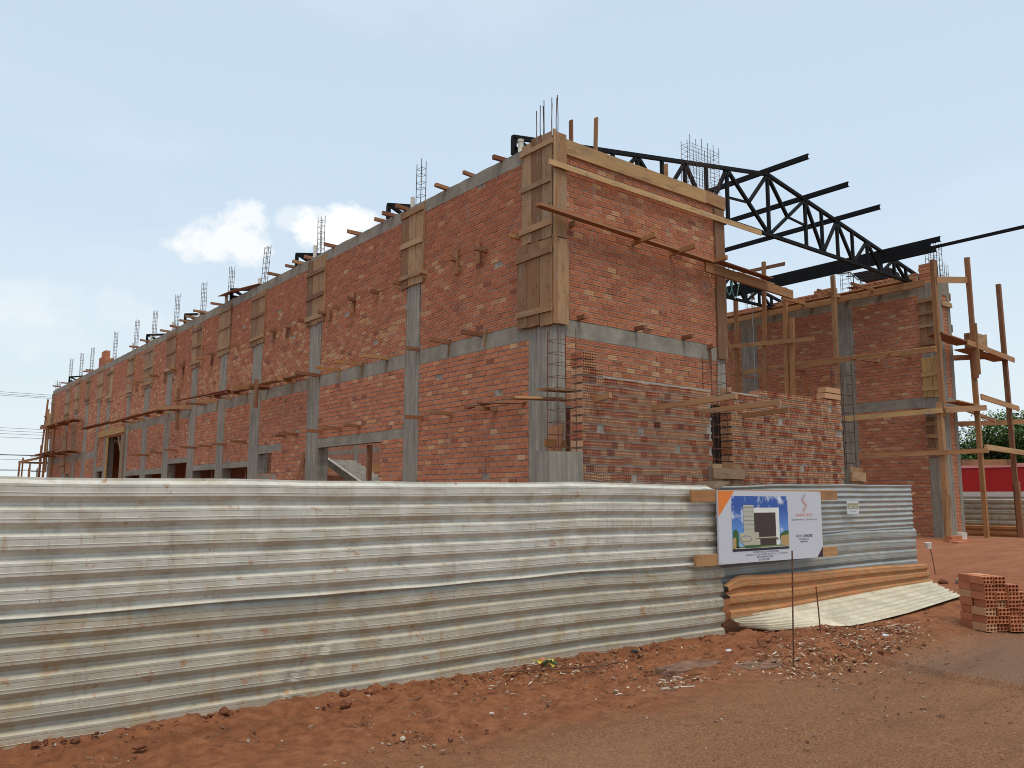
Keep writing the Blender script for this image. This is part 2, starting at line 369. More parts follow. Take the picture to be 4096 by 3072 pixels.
def holed():
    # end of a six-hole clay block, looking to -Y, unit width and height
    v = []; f4 = []
    D = .15
    for cx in range(3):
        for cz in range(2):
            x0, x1 = cx/3, (cx+1)/3; z0, z1 = cz/2, (cz+1)/2; mx, mz = (x0+x1)/2, (z0+z1)/2
            b = len(v); ring = []
            rim = [(x0, z0), (mx, z0), (x1, z0), (x1, mz), (x1, z1), (mx, z1), (x0, z1), (x0, mz)]
            v += [(a, 0, c) for a, c in rim]
            h = []
            for k in range(8):
                t = math.radians(-135+45*k); h.append((mx+.140*math.cos(t), mz+.208*math.sin(t)))
            v += [(a, 0, c) for a, c in h]; v += [(a, D, c) for a, c in h]
            for k in range(8):
                k2 = (k+1) % 8
                f4.append((b+k, b+k2, b+8+k2, b+8+k)); f4.append((b+8+k, b+8+k2, b+16+k2, b+16+k))
            f4.append((b+16, b+17, b+18, b+19)); f4.append((b+16, b+19, b+20, b+23)); f4.append((b+20, b+21, b+22, b+23))
    b = len(v); B = .22
    v += [(0, 0, 0), (1, 0, 0), (1, 0, 1), (0, 0, 1), (0, B, 0), (1, B, 0), (1, B, 1), (0, B, 1)]
    f4 += [(b, b+4, b+5, b+1), (b+3, b+2, b+6, b+7), (b, b+3, b+7, b+4), (b+1, b+5, b+6, b+2)]
    return np.array(v), np.array(f4)
TPL = {'groove': grooved(), 'plain': plainb(), 'hole': holed()}
class Brick:
    __slots__ = ('p', 'L', 'h', 'face', 'tone', 'kind', 'tilt', 'parent')
    def __init__(s, p, L, h, face, tone, kind, parent): s.p = p; s.L = L; s.h = h; s.face = face; s.tone = tone; s.kind = kind; s.parent = parent; s.tilt = rng.gauss(0, .006)
def axes(face):   # u, n(inwards), for a wall that looks to -Y or -X
    return (Vector((1, 0, 0)), Vector((0, 1, 0))) if face == '-Y' else (Vector((0, -1, 0)), Vector((1, 0, 0)))
def lay(out, parent, face, plane, a0, a1, z0, z1, kind, tonef, holes=(), pitch=.24, course=.1046, joint=.017, hj=.0195, zbase=0, proud=.007, skip=None):
    """courses of bricks between a0..a1 (X or Y) and z0..z1 leaving out the holes (a0,a1,z0,z1)"""
    r0 = math.ceil((z0-zbase)/course - .25); row = r0
    while True:
        zb = zbase+row*course+hj/2
        if zb+.03 > z1: break
        zt = min(zb+course-hj, z1)
        zc = (zb+zt)/2
        free = [(a0, a1)]
        for h0, h1, hz0, hz1 in holes:
            if hz0 < zc < hz1:
                nf = []
                for s, e in free:
                    if h1 <= s or h0 >= e: nf.append((s, e)); continue
                    if h0 > s: nf.append((s, h0))
                    if h1 < e: nf.append((h1, e))
                free = nf
        for s, e in free:
            k = math.floor(s/pitch)-1; off = (row % 2)*pitch/2+rng.uniform(-.012, .012)
            while k*pitch+off < e:
                u0 = max(k*pitch+off+joint/2+rng.uniform(-.004, .004), s+.004); u1 = min((k+1)*pitch+off-joint/2+rng.uniform(-.004, .004), e-.004); k += 1
                if u1-u0 < .045: continue
                if skip and skip((u0+u1)/2, zc): continue
                u, n = axes(face); dep = -abs(rng.gauss(proud, .003))
                jz = rng.gauss(0, .0022)
                if face == '-Y': p = Vector((u0, plane+dep, zb+jz))
                else: p = Vector((plane+dep, u1, zb+jz))
                out.append(Brick(p, u1-u0, zt-zb, face, tonef((u0+u1)/2, zc), kind, parent))
        row += 1
TONEM = {}
def flush_bricks(root, bricks, mat, name, nind=300, filt=None):
    cand = [b for b in bricks if (filt is None or filt(b))]
    cand.sort(key=lambda b: (b.p-Vector((0, 0, 1.65))).length/(max(.3, b.L/.22)))
    ind = cand[:nind]; ids = set(map(id, ind))
    rest = [b for b in bricks if id(b) not in ids]
    for b in ind:
        tq = round(b.tone*24)/24; key = (b.kind, tq, mat)
        if key not in TONEM:
            v, f = TPL[b.kind]; me = np_mesh(name, v, f); finish(me, None, np.full(len(f), tq, np.float32), mat); TONEM[key] = me
        o = bpy.data.objects.new('brick', TONEM[key]); COL.objects.link(o); o.parent = b.parent; o.location = b.p-wloc(b.parent)
        o.scale = (b.L, 1, b.h); o.rotation_euler = (0, b.tilt, 0 if b.face == '-Y' else -math.pi/2)
    if rest:
        VV = []; FF = []; TT = []; base = 0
        byk = {}
        for b in rest: byk.setdefault((b.kind, b.face), []).append(b)
        quads = []
        for (kind, face), L in byk.items():
            v, f = TPL[kind]; n = len(L); nv = len(v)
            P = np.array([b.p[:] for b in L]); Ls = np.array([b.L for b in L]); hs = np.array([b.h for b in L]); tl = np.array([b.tilt for b in L])
            u, nn = axes(face); u = np.array(u[:]); nn = np.array(nn[:])
            X = v[None, :, 0]*Ls[:, None]; Y = np.broadcast_to(v[None, :, 1], X.shape); Z = v[None, :, 2]*hs[:, None]-X*tl[:, None]
            w = P[:, None, :]+X[..., None]*u+Y[..., None]*nn+Z[..., None]*np.array([0, 0, 1.])
            VV.append(w.reshape(-1, 3)); FF.append((f[None]+(np.arange(n)*nv)[:, None, None]+base).reshape(-1, 4)); base += n*nv
            TT.append(np.repeat(np.array([b.tone for b in L]), len(f)))
        V = np.concatenate(VV)-np.array(wloc(root)[:]); me = np_mesh(name, V, np.concatenate(FF)); finish(me, None, np.concatenate(TT).astype(np.float32), mat)
        o = bpy.data.objects.new('brickwork', me); COL.objects.link(o); o.parent = root; o['kind'] = 'stuff'
def part(parent, name, mat, *boxes, jit=0):
    mb = MB()
    for a, b in boxes: mb.span(a, b, jit=jit)
    return mb.build(name, mat, parent)

X0, Y0 = 9.45, 10.76
bld = thing('unfinished_building', 'long two-storey red brick building shell with grey concrete columns and no roof', 'building', (X0, Y0, 0))
COLS = [(10.76, 11.43), (15.18, 15.78), (20.12, 20.84), (24.2, 25.0), (27.26, 27.94), (30.29, 31.0), (33.38, 34.12), (36.5, 37.3), (39.62, 40.22), (43.42, 44.1), (45.5, 46.12), (48.2, 49.0), (50.85, 51.6), (53.4, 54.2), (58.3, 59.0)]
def ragcol(a, b, z0, z1, xf, x1, ea, eb):
    mb = MB(); n = max(3, int((z1-z0)/.09)); v = []; f = []
    for k in range(n+1):
        z = z0+(z1-z0)*k/n
        da = ea*(mnoise.noise(Vector((a, z*5, 1)))+.8*mnoise.noise(Vector((a, z*17, 5)))); db = eb*(mnoise.noise(Vector((b, z*5, 9)))+.8*mnoise.noise(Vector((b, z*17, 2))))
        v += [(xf, a+da, z), (xf, b+db, z), (x1, b+db, z), (x1, a+da, z)]
    for k in range(n):
        for j in range(4): f.append((k*4+j, k*4+4+j, k*4+4+(j+1) % 4, k*4+(j+1) % 4))
    f += [(0, 1, 2, 3), (n*4+3, n*4+2, n*4+1, n*4)]
    return mb.raw(v, f)
for i, (a, b) in enumerate(COLS):
    x1 = X0+.3
    if i == 0: x1 = X0+.28
    ragcol(a, b, 0, 4.5, X0-.010, x1, .022 if i else 0, .022).build('column', 'concrete', bld)
    ragcol(a+.03 if i else a, b-.03 if i else b, 4.5, 8.2, X0-.008, x1, .018 if i else 0, .018).build('column', 'concrete', bld)
# middle beam, parapet beam
for i in range(8):
    a, b = COLS[i][1], COLS[i+1][0]
    part(bld, 'beam', 'beam_concrete', ((X0-.003, a, 4.5), (X0+.2, b, 4.8)))
for i in range(10, 14): part(bld, 'beam', 'beam_concrete', ((X0-.003, COLS[i][1], 3.5), (X0+.2, COLS[i+1][0], 3.88)))
def wavy_beam(y0, y1, z0, z1):
    mb = MB(); n = max(2, int((y1-y0)/.12)); v = []; f = []
    for k in range(n+1):
        y = y0+(y1-y0)*k/n; dz = .012*mnoise.noise(Vector((y*2.3, 3, 1)))+.008*mnoise.noise(Vector((y*9, 1, 1))); db = .018*mnoise.noise(Vector((y*7, 8, 1)))+.012*mnoise.noise(Vector((y*23, 8, 1)))
        v += [(X0-.012, y, z0+db), (X0-.012, y, z1+dz), (X0+.18, y, z1+dz), (X0+.18, y, z0)]
    for k in range(n):
        for j in range(4): f.append((k*4+j, k*4+(j+1) % 4, k*4+4+(j+1) % 4, k*4+4+j))
    f += [(0, 1, 2, 3), (n*4+3, n*4+2, n*4+1, n*4)]
    mb.raw(v, f); return mb
for i in range(14):
    wavy_beam(COLS[i][1]-.02, COLS[i+1][0]+.02, 7.92, 8.2).build('parapet_beam', 'beam_concrete', bld)
# openings in the long wall (y0,y1,z0,z1) and their lintels
OPEN = [(16.8, 20.12, 0, 2.9), (23.17, 24.2, 2.26, 2.89), (25.0, 27.26, 0, 2.53), (27.94, 30.29, 0, 2.52), (31.0, 33.38, 0, 2.85), (34.12, 36.5, 0, 2.5), (37.3, 39.62, 0, 2.5), (40.22, 43.42, 0, 4.42), (44.1, 45.4, 0, 2.81), (52.0, 53.2, 2.5, 2.84)]
LINT = [(15.78, 20.12, 2.9, 3.12), (22.5, 24.2, 2.89, 3.1), (25.0, 27.26, 2.53, 2.71), (27.94, 30.29, 2.52, 2.7), (31.0, 33.38, 2.85, 3.04), (34.12, 36.5, 2.5, 2.67), (37.3, 39.62, 2.5, 2.67), (44.1, 45.5, 2.81, 3.0)]
for a, b, c, d in LINT: part(bld, 'lintel', 'beam_concrete', ((X0-.004, a, c), (X0+.2, b, d)))
part(bld, 'sill', 'beam_concrete', ((X0-.01, 22.8, 2.1), (X0+.2, 24.2, 2.26)))
for a, b in ((16.8, 16.8), ): pass
bricks = []
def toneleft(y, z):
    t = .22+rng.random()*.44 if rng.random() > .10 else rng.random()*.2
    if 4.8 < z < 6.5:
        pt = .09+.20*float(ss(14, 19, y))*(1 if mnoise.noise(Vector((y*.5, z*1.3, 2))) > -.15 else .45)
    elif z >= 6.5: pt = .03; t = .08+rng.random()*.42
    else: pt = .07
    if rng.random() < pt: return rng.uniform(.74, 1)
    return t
def panel(y0, y1, z0, z1, near):
    hs = [h for h in OPEN+LINT if h[0] < y1 and h[1] > y0 and h[2] < z1 and h[3] > z0]
    # mortar core, cut round the openings
    cuts = sorted({y0, y1, *[min(max(h[0], y0), y1) for h in hs], *[min(max(h[1], y0), y1) for h in hs]})
    mb = MB()
    for a, b in zip(cuts[:-1], cuts[1:]):
        mid = (a+b)/2; lo = z0; segs = []
        col_ = sorted([(h[2], h[3]) for h in hs if h[0] < mid < h[1]])
        for c, d in col_:
            if c > lo: segs.append((lo, c))
            lo = max(lo, d)
        if lo < z1: segs.append((lo, z1))
        for c, d in segs: mb.span((X0+.004, a, c), (X0+.14, b, d))
    if not mb.v: return
    w = mb.build('wall_panel', 'mortar', bld)
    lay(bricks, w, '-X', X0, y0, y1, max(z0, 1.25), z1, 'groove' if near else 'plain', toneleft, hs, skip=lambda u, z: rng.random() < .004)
for i in range(14):
    a, b = COLS[i][1], COLS[i+1][0]; near = a < 33
    if a < 40:
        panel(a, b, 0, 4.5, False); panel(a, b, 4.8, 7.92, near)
    elif a < 46: panel(a, b, 0, 7.92, False)
    else: panel(a, b, 0, 3.5, False); panel(a, b, 3.88, 7.92, False)
# front wall of the wing
def tonefront(x, z):
    t = .22+rng.random()*.44 if rng.random() > .08 else rng.random()*.2
    pt = .06 if z < 6.9 else (.22 if 6.9 < z < 7.4 and x > 12 else .08)
    if 3.3 < z < 4.3: pt = .16
    return rng.uniform(.74, 1) if rng.random() < pt else t
FO = [(9.76, 13.4, 0, 3.22)]
w1 = part(bld, 'wall_panel', 'mortar', ((9.73, Y0+.004, 3.22), (14.05, Y0+.14, 4.5)), ((13.4, Y0+.004, 0), (14.05, Y0+.14, 3.22)))
w2 = part(bld, 'wall_panel', 'mortar', ((9.73, Y0+.004, 4.8), (14.05, Y0+.14, 7.95)))
lay(bricks, w1, '-Y', Y0, 9.73, 14.05, 1.3, 4.5, 'groove', tonefront, FO)
lay(bricks, w2, '-Y', Y0, 9.73, 14.05, 4.8, 7.95, 'groove', tonefront)
part(bld, 'beam', 'beam_concrete', ((9.73, Y0-.003, 4.5), (14.05, Y0+.2, 4.8)))
part(bld, 'beam', 'beam_concrete', ((9.74, Y0+.005, 7.95), (14.04, Y0+.2, 8.16)))
part(bld, 'column', 'concrete', ((14.05, Y0-.006, 0), (14.33, Y0+.3, 8.14)))
flush_bricks(bld, bricks, 'brick', 'brick', 300, lambda b: b.p.z > 2.15 and b.L > .12)
# floor slab and inner walls that keep the lower rooms dark
m = NT('inner_brick'); p = m.geo()
bt = m.n('ShaderNodeTexBrick'); bt.inputs['Scale'].default_value = 1; bt.inputs['Brick Width'].default_value = .24; bt.inputs['Row Height'].default_value = .105; bt.inputs['Mortar Size'].default_value = .007
sp = m.n('ShaderNodeSeparateXYZ'); m.t.links.new(p, sp.inputs[0]); cb = m.n('ShaderNodeCombineXYZ'); m.t.links.new(m.math('ADD', sp.outputs[0], sp.outputs[1]), cb.inputs[0]); m.t.links.new(sp.outputs[2], cb.inputs[1])
m.t.links.new(cb.outputs[0], bt.inputs['Vector']); bt.inputs['Color1'].default_value = (.36, .12, .065, 1); bt.inputs['Color2'].default_value = (.48, .22, .13, 1); bt.inputs['Mortar'].default_value = (*MORTAR, 1)
m.col(m.mix(m.math('MULTIPLY', m.noise(p, 4, 5), .4), bt.outputs[0], (.2, .09, .055)), .9)
part(bld, 'floor_slab', 'beam_concrete', ((9.66, 10.98, 4.46), (14.2, 15.9, 4.62)))
part(bld, 'floor_slab', 'beam_concrete', ((9.66, 24.3, 4.46), (11.42, 45.7, 4.62)))
for bb in (((14.2, 11.08, 0), (14.33, 15.2, 8.1)), ((11.3, 24.42, 0), (11.42, 45.7, 4.44)), ((14.2, 15.2, 0), (14.33, 20.84, 1.9)), ((9.8, 15.5, 0), (14.18, 15.62, 4.45)), ((9.8, 31.6, 0), (11.28, 31.72, 4.45)), ((9.8, 39.9, 0), (11.28, 40.02, 4.45)), ((11.3, 24.3, 0), (14.18, 24.42, 2.3)), ((9.8, 45.8, 0), (11.5, 45.95, 8.0)), ((9.76, 58.8, 0), (14.18, 58.95, 8.1)), ((9.8, 24.3, 0), (11.28, 24.42, 4.45))):
    part(bld, 'inner_wall', 'inner_brick', bb)
# props standing in the openings
for y, zt in ((18.05, 2.9), (26.1, 2.53), (29.3, 2.52), (32.2, 2.85), (35.2, 2.5)):
    tag(MB().span((X0+.35, y-.05, 0), (X0+.45, y+.05, zt-.002)).build('timber_prop', 'red_wood'), 'upright timber prop in the %s ground-floor opening from the corner' % ORD[[18.05, 26.1, 29.3, 32.2, 35.2].index(y)+1], 'prop', 'props under the lintels')
stair = thing('stair_flight', 'pale concrete stair flight slanting down inside the wide ground-floor opening', 'stairs', (11.3, 21.5, 0))
A = Vector((11.4, 22.9, 2.74)); B = Vector((11.4, 20.0, 1.75))
MB().bar(B+Vector((-.42, 0, 0)), A+Vector((-.42, 0, 0)), .1, .2).build('stringer', 'pale_concrete', stair)
MB().bar(B+Vector((.1, 0, -.12)), A+Vector((.1, 0, -.12)), .9, .1).build('flight', 'concrete', stair)
for k in range(11):
    c = B.lerp(A, (k+.5)/11); MB().span((c.x-.36, c.y-.1, c.z-.08), (c.x+.55, c.y+.1, c.z+.035)).build('tread', 'pale_concrete', stair)
tag(MB().span((11.4, 24.1, 2.44), (14.1, 24.2, 2.70)).build('floor_beam', 'scaffold_wood'), 'timber form beam across the room behind the wide ground-floor opening', 'beam')

# ------------------------------------------------------------------ formwork on the columns
def formwork(label, face, plane, a0, a1, z0, z1, n, battens, mat='form_wood', group='column formwork on the long wall', edge=True, bl=.0):
    ctr = ((a0+a1)/2)
    loc = (plane, ctr, z0) if face == '-X' else (ctr, plane, z0)
    t = thing('column_formwork', label, 'formwork', loc, group)
    cuts = [a0]+sorted(a0+(a1-a0)*(k+rng.uniform(-.18, .18))/n for k in range(1, n))+[a1]
    for k in range(n):
        d = .022+rng.uniform(0, .008); za = z0+rng.uniform(-.05, .02); zb = z1+rng.uniform(-.05, .0)
        if face == '-X': MB().span((plane-d, cuts[k]+.006, za), (plane-.001, cuts[k+1]-.006, zb), jit=.005).build('plank', mat, t)
        else: MB().span((cuts[k]+.004, plane-d, za), (cuts[k+1]-.004, plane-.001, zb), jit=.002).build('plank', mat, t)
    for zb in battens:
        h = rng.uniform(.09, .13); s = rng.uniform(-.03, .03); e = bl+rng.uniform(0, .04); tl = rng.uniform(-.02, .02)
        if face == '-X': MB().bar((plane-.045, a0-.02+s, zb), (plane-.045, a1+e, zb+tl), .03, h).build('batten', mat, t)
        else: MB().bar((a0-.01, plane-.045, zb), (a1+e, plane-.045, zb+tl), .03, h).build('batten', mat, t)
    if edge and face == '-X': MB().span((plane-.03, a0-.035, z0-.02), (plane+.06, a0-.004, z1)).build('side_board', mat, t)
    return t
FW = [(15.08, 16.0, 6.34, 8.17, 3, (6.55, 7.3, 8.05)), (20.02, 21.08, 6.28, 8.12, 3, (6.45, 7.05, 7.7)), (24.12, 25.2, 6.32, 7.95, 2, (6.5, 7.2, 7.8)), (27.08, 28.22, 6.38, 8.05, 2, (6.6, 7.3, 7.9)),
      (29.98, 31.05, 6.3, 7.9, 2, (6.45, 7.1, 7.7)), (33.12, 34.3, 6.45, 8.08, 2, (6.6, 7.25, 7.9)), (36.2, 37.55, 6.2, 7.95, 2, (6.35, 7.05, 7.75)), (39.3, 40.4, 6.1, 7.95, 2, (6.3, 7.1, 7.8)),
      (43.1, 44.2, 6.2, 7.85, 2, (6.4, 7.6)), (45.2, 46.4, 6.4, 8.1, 2, (6.55, 7.2, 7.95)), (48.05, 49.1, 6.5, 7.95, 2, (6.7, 7.7)), (50.6, 52.0, 6.25, 8.15, 2, (6.4, 7.0, 7.9)), (53.3, 54.6, 6.1, 8.1, 2, (6.3, 7.0, 7.8)), (58.2, 59.05, 5.2, 8.0, 2, (5.6, 6.5, 7.4))]
for i, (a, b, c, d, n, bt_) in enumerate(FW):
    formwork('board formwork on the upper half of the %s column from the building corner' % ORD[i+2], '-X', X0-.014, a, b, c, d, n, bt_, mat='form_wood')
formwork('narrow board formwork low on the thirteenth column, under the far scaffold deck', '-X', X0-.014, 50.9, 51.9, 4.2, 5.6, 2, (4.5, 5.2))
formwork('narrow board formwork low on the fourteenth column, near the far end', '-X', X0-.014, 53.4, 54.4, 2.9, 5.3, 2, (3.3, 4.2, 5.0))
# corner column: two lifts of boards, each wrapping the corner
def corner_form(label, y0, y1, x0, x1, z0, z1, n, battens, yoff, fx=.03, bmat='form_wood'):
    t = formwork(label, '-X', X0-.03-fx, y0, y1, z0, z1, n, battens, mat=bmat, group=None, edge=False)
    MB().span((X0-.032-fx, yoff, z0-.02), (X0+.03, yoff+.03, z1+.02)).build('side_board', bmat, t)
    MB().span((X0+.034, yoff, z0-.01), (x1, yoff+.03, z1-.02)).build('side_board', bmat, t)
    return t
corner_form('upper lift of board formwork wrapping the near corner column', Y0-.03, 11.6, X0, 9.73, 6.30, 8.28, 3, (6.55, 7.35, 8.06), Y0-.064, .0)
corner_form('lower lift of board formwork wrapping the near corner column, just above the beam', Y0-.05, 11.68, X0, 9.75, 4.70, 6.28, 3, (4.95, 6.02), Y0-.085, .03, 'form_wood')
tag(MB().span((14.04, Y0-.05, 4.55), (14.36, Y0-.009, 7.85), jit=.004).build('form_board', 'form_wood'), 'tall single form board on the right-hand column of the front wing', 'board')
nl = MB()
for f in [o for o in COL.objects if o.name.startswith('column_formwork') and o.location.y < 25 and o.location.x < 10]:
    for ch in f.children:
        if ch.name.startswith('plank'):
            c = np.array([v.co[:] for v in ch.data.vertices])+np.array(f.location[:]); mn, mx = c.min(0), c.max(0)
            for k in range(9):
                y, z = rng.uniform(mn[1]+.03, mx[1]-.03), rng.uniform(mn[2]+.08, mx[2]-.05); a = rng.uniform(-1, 1); l = rng.uniform(.012, .035)
                MBN = MB().bar((mn[0]-.004, y, z), (mn[0]-.012, y+l*math.sin(a), z+l*math.cos(a)), .006, .006); nl.raw(MBN.v, MBN.f)
nails = nl.build('form_nails', 'nails_and_slot_shade'); nails['kind'] = 'stuff'; nails['label'] = 'bent nails and tie wires in the near column formwork'
# long planks along the head of the wing
def plank(name, label, p, q, w, h, mat, cat='plank', group=None, jit=.007):
    return tag(MB().bar(p, q, w, h, jit=jit).build(name, mat), label, cat, group)
plank('edge_plank', 'broad pale form plank along the top edge of the front wing', (9.735, Y0-.03, 8.045), (13.78, Y0-.03, 8.03), .04, .29, 'pale_wood')
plank('edge_plank', 'short form plank piece at the top right corner of the front wing', (13.79, Y0-.035, 8.04), (14.42, Y0-.035, 8.01), .05, .28, 'form_wood')
plank('edge_plank', 'narrow plank below the top edge of the wing, running out past its right corner', (9.27, Y0-.10, 7.62), (15.64, Y0-.10, 7.60), .03, .11, 'pale_wood')
plank('walkway_plank', 'dark reddish walkway plank along the front wing under the brackets', (8.92, Y0-.20, 6.70), (13.68, Y0-.20, 6.545), .16, .05, 'red_wood')
plank('beam_plank', 'heavy orange-brown plank reaching right from the wing to the inner scaffold', (13.48, Y0-.2, 6.40), (16.62, Y0-.2, 6.30), .05, .2, 'scaffold_wood')
plank('walkway_plank', 'short deck board lying above the heavy plank right of the wing', (13.7, Y0-.34, 6.53), (15.6, Y0-.30, 6.49), .18, .03, 'red_wood')
plank('walkway_plank', 'bowed deck board at the far end of the heavy plank right of the wing', (14.6, Y0-.1, 6.49), (16.0, Y0-.05, 6.47), .22, .025, 'red_wood')
for i, (x, l) in enumerate(((9.85, .12), (11.5, .62), (12.62, .66), (13.75, .55))):
    tag(MB().bar((x, Y0+.1, 6.56), (x, Y0-l, 6.58), .06, .09).build('bracket_stick', 'scaffold_wood'), '%s stick from the left holding the walkway plank on the front wing' % ORD[i+1], 'stick', 'sticks under the wing walkway')
for i, (x, l) in enumerate(((10.05, .2), (11.55, .25), (12.95, .25))):
    tag(MB().bar((x, Y0+.1, 4.86), (x, Y0-l, 4.87), .08, .07).build('putlog', 'red_wood'), '%s short stick from the left just above the concrete beam of the front wing' % ORD[i+1], 'stick', 'short sticks above the wing beam')
tag(MB().bar((13.75, Y0-.05, 4.72), (13.75, Y0-.07, 4.30), .03, .03).bar((13.75, Y0+.05, 4.76), (13.75, Y0-.15, 4.78), .07, .08).build('hanging_stick', 'red_wood'), 'stub and hanging stick on the right end of the wing beam', 'stick')
for x, zt, tl, lab in ((9.96, 8.66, 0, 'short dark red upright board behind the top plank, next to the corner'), (10.62, 8.91, .04, 'tall pale upright board behind the top plank of the wing'), (12.62, 8.50, 0, 'small upright board behind the middle of the top plank of the wing')):
    tag(MB().bar((x-tl, Y0+.06, 7.99), (x, Y0+.06, zt), .035, .085).build('upright_board', 'red_wood' if x < 10 else 'scaffold_wood'), lab, 'board')

# ------------------------------------------------------------------ putlogs on the long wall
MID = [(12.89, 4.81, .49), (14.02, 4.81, .5), (15.24, 4.84, .31), (16.56, 4.81, .68), (17.84, 4.82, .71), (19.0, 4.81, .66), (20.14, 4.81, .7), (21.7, 4.82, .5), (23.6, 4.88, .6), (25.35, 4.8, .68), (26.69, 4.8, .74), (28.05, 4.8, .76), (29.26, 4.81, .7), (30.95, 4.81, .45), (32.12, 4.83, .78), (33.6, 4.83, .5), (35.2, 4.83, .5), (37, 4.83, .5), (39, 4.84, .5)]
LOW = [(12.41, 3.29, .47), (13.91, 3.31, .56), (15.01, 3.32, .43), (17.83, 3.31, .42), (18.8, 3.31, .6), (19.88, 3.3, .44), (21.4, 3.31, .55), (22.2, 3.31, .31), (25.24, 3.3, .5), (27.01, 3.3, .5), (28.39, 3.3, .43), (30.04, 3.32, .54), (32.29, 3.32, .47), (34.22, 3.3, .47), (36.04, 3.28, .83)]
UPR = [(11.72, 6.5, .22), (12.75, 6.48, .29), (13.72, 6.49, .2), (14.95, 6.49, .2), (16.1, 6.5, .2), (17.07, 6.47, .24), (18.23, 6.51, .24), (19.16, 6.47, .2), (19.92, 6.47, .24), (21.2, 6.46, .22), (22.16, 6.46, .24), (23.18, 6.49, .22), (26.25, 6.49, .3), (28.59, 6.52, .25), (29.65, 6.5, .28), (31.9, 6.52, .22), (33.0, 6.53, .28), (34.41, 6.51, .22), (35.42, 6.51, .35), (36.0, 6.54, .34), (37.7, 6.5, .35), (38.72, 6.53, .42)]
TOP = [(12.25, 8.22, .22), (13.32, 8.23, .2), (14.24, 8.22, .28), (15.9, 8.22, .27), (16.46, 8.22, .3), (16.96, 8.22, .22), (18.21, 8.22, .3), (19.58, 8.22, .28), (21.0, 8.22, .2), (21.66, 8.22, .25), (22.15, 8.22, .25), (23.3, 8.22, .32), (28.3, 8.23, .33), (29.9, 8.23, .41), (31.1, 8.24, .32), (31.93, 8.24, .3), (33.2, 8.22, .27), (34.47, 8.24, .3), (37.33, 8.25, .33), (39.2, 8.26, .3), (48.14, 8.26, .3), (48.6, 8.22, .33), (54.9, 8.28, .3), (57.13, 8.3, .36)]
def putlogs(rows, where, group):
    for i, (y, z, l) in enumerate(rows):
        mb = MB(); s = rng.uniform(-.025, .025)
        mb.bar((X0+.1, y, z+.005), (X0-l, y+s, z+rng.uniform(-.005, .03)), .055+rng.uniform(0, .03), .07+rng.uniform(0, .02), jit=.003)
        tag(mb.build('putlog', 'red_wood' if rng.random() < .7 else 'scaffold_wood'), '%s stick from the corner in the row %s' % (ORD[i+1] if i+1 < len(ORD) else str(i+1), where), 'stick', group)
putlogs(MID, 'above the middle beam', 'sticks along the middle beam')
putlogs(LOW, 'halfway up the ground floor', 'sticks halfway up the ground floor')
putlogs(UPR, 'at the foot of the column formwork', 'sticks halfway up the upper floor')
putlogs(TOP, 'lying on the long parapet', 'sticks on the parapet')
# little upright cleats beside the sticks
CL = [(13.72, 6.2, 6.75), (12.95, 6.25, 6.72), (18.3, 6.18, 6.72), (19.6, 6.2, 6.5), (22.3, 6.15, 6.55), (23.3, 6.15, 6.6), (28.75, 6.1, 6.6), (32.0, 6.05, 6.8), (34.3, 6.1, 6.6), (38.6, 6.2, 6.7)]
for i, (y, a, b) in enumerate(CL):
    tag(MB().bar((X0-.07, y, a), (X0-.06, y+.01, b), .05, .09, jit=.003).build('cleat', 'red_wood'), '%s short upright cleat from the corner beside the upper row of sticks' % ORD[i+1], 'cleat', 'cleats on the upper floor')
for i, (y, z) in enumerate(((12.75, 4.82), (14.0, 4.8), (16.6, 4.8), (17.75, 4.8), (18.95, 4.8), (21.9, 4.8), (25.3, 4.8), (28.0, 4.8))):
    tag(MB().bar((X0-.05, y, z-.28), (X0-.03, y+rng.uniform(-.06, .02), z+.08), .025, .025).build('wedge_stick', 'form_wood'), '%s thin strut from the corner hanging below the middle row of sticks' % ORD[i+1], 'strut', 'struts below the middle row')
# crossed posts and boards on the middle row
def simplebar(name, lab, cat, p, q, w, h, mat='red_wood', group=None): return tag(MB().bar(p, q, w, h, jit=.008).build(name, mat), lab, cat, group)
simplebar('cross_post', 'nearer short post crossing a plank at the middle row of the long wall', 'post', (X0-.42, 23.5, 4.2), (X0-.42, 23.5, 5.05), .12, .06)
simplebar('cross_plank', 'plank nailed to the nearer short post, pointing out from the wall', 'plank', (X0+.05, 23.65, 4.86), (X0-1.05, 23.75, 4.78), .04, .13, 'scaffold_wood')
simplebar('deck_board', 'scaffold board lying between two sticks above the third column', 'board', (X0-.25, 20.3, 4.87), (X0-.3, 23.4, 4.9), .26, .03, 'form_wood')
simplebar('deck_board', 'scaffold board tilted outward beyond the nearer short post', 'board', (X0-.25, 23.9, 4.87), (X0-.55, 27.3, 4.86), .22, .03, 'red_wood')
simplebar('deck_board', 'long thin scaffold board beyond the fourth column', 'board', (X0-.6, 25.2, 4.88), (X0-1.05, 29.2, 4.86), .15, .025, 'red_wood')
simplebar('cross_post', 'farther tall post crossing a plank at the middle row of the long wall', 'post', (X0-.42, 31.0, 4.0), (X0-.42, 31.1, 5.55), .12, .08)
simplebar('cross_plank', 'plank nailed to the farther tall post of the long wall', 'plank', (X0+.05, 30.8, 4.84), (X0-1.1, 31.2, 4.80), .04, .14, 'scaffold_wood')
for i, (a, b) in enumerate(((31.6, 34.2), (33.8, 36.4), (35.6, 38.6), (38.2, 41.5), (40.6, 44.0), (42.6, 45.9), (44.6, 46.6))):
    simplebar('deck_board', '%s board from the farther tall post in the ragged deck along the middle beam' % ORD[i+1], 'board', (X0-.3-rng.uniform(0, .2), a, 4.9+.02*i), (X0-.35-rng.uniform(0, .25), b, 4.9+.015*i), .3, .03, 'red_wood', 'ragged deck boards on the long wall')
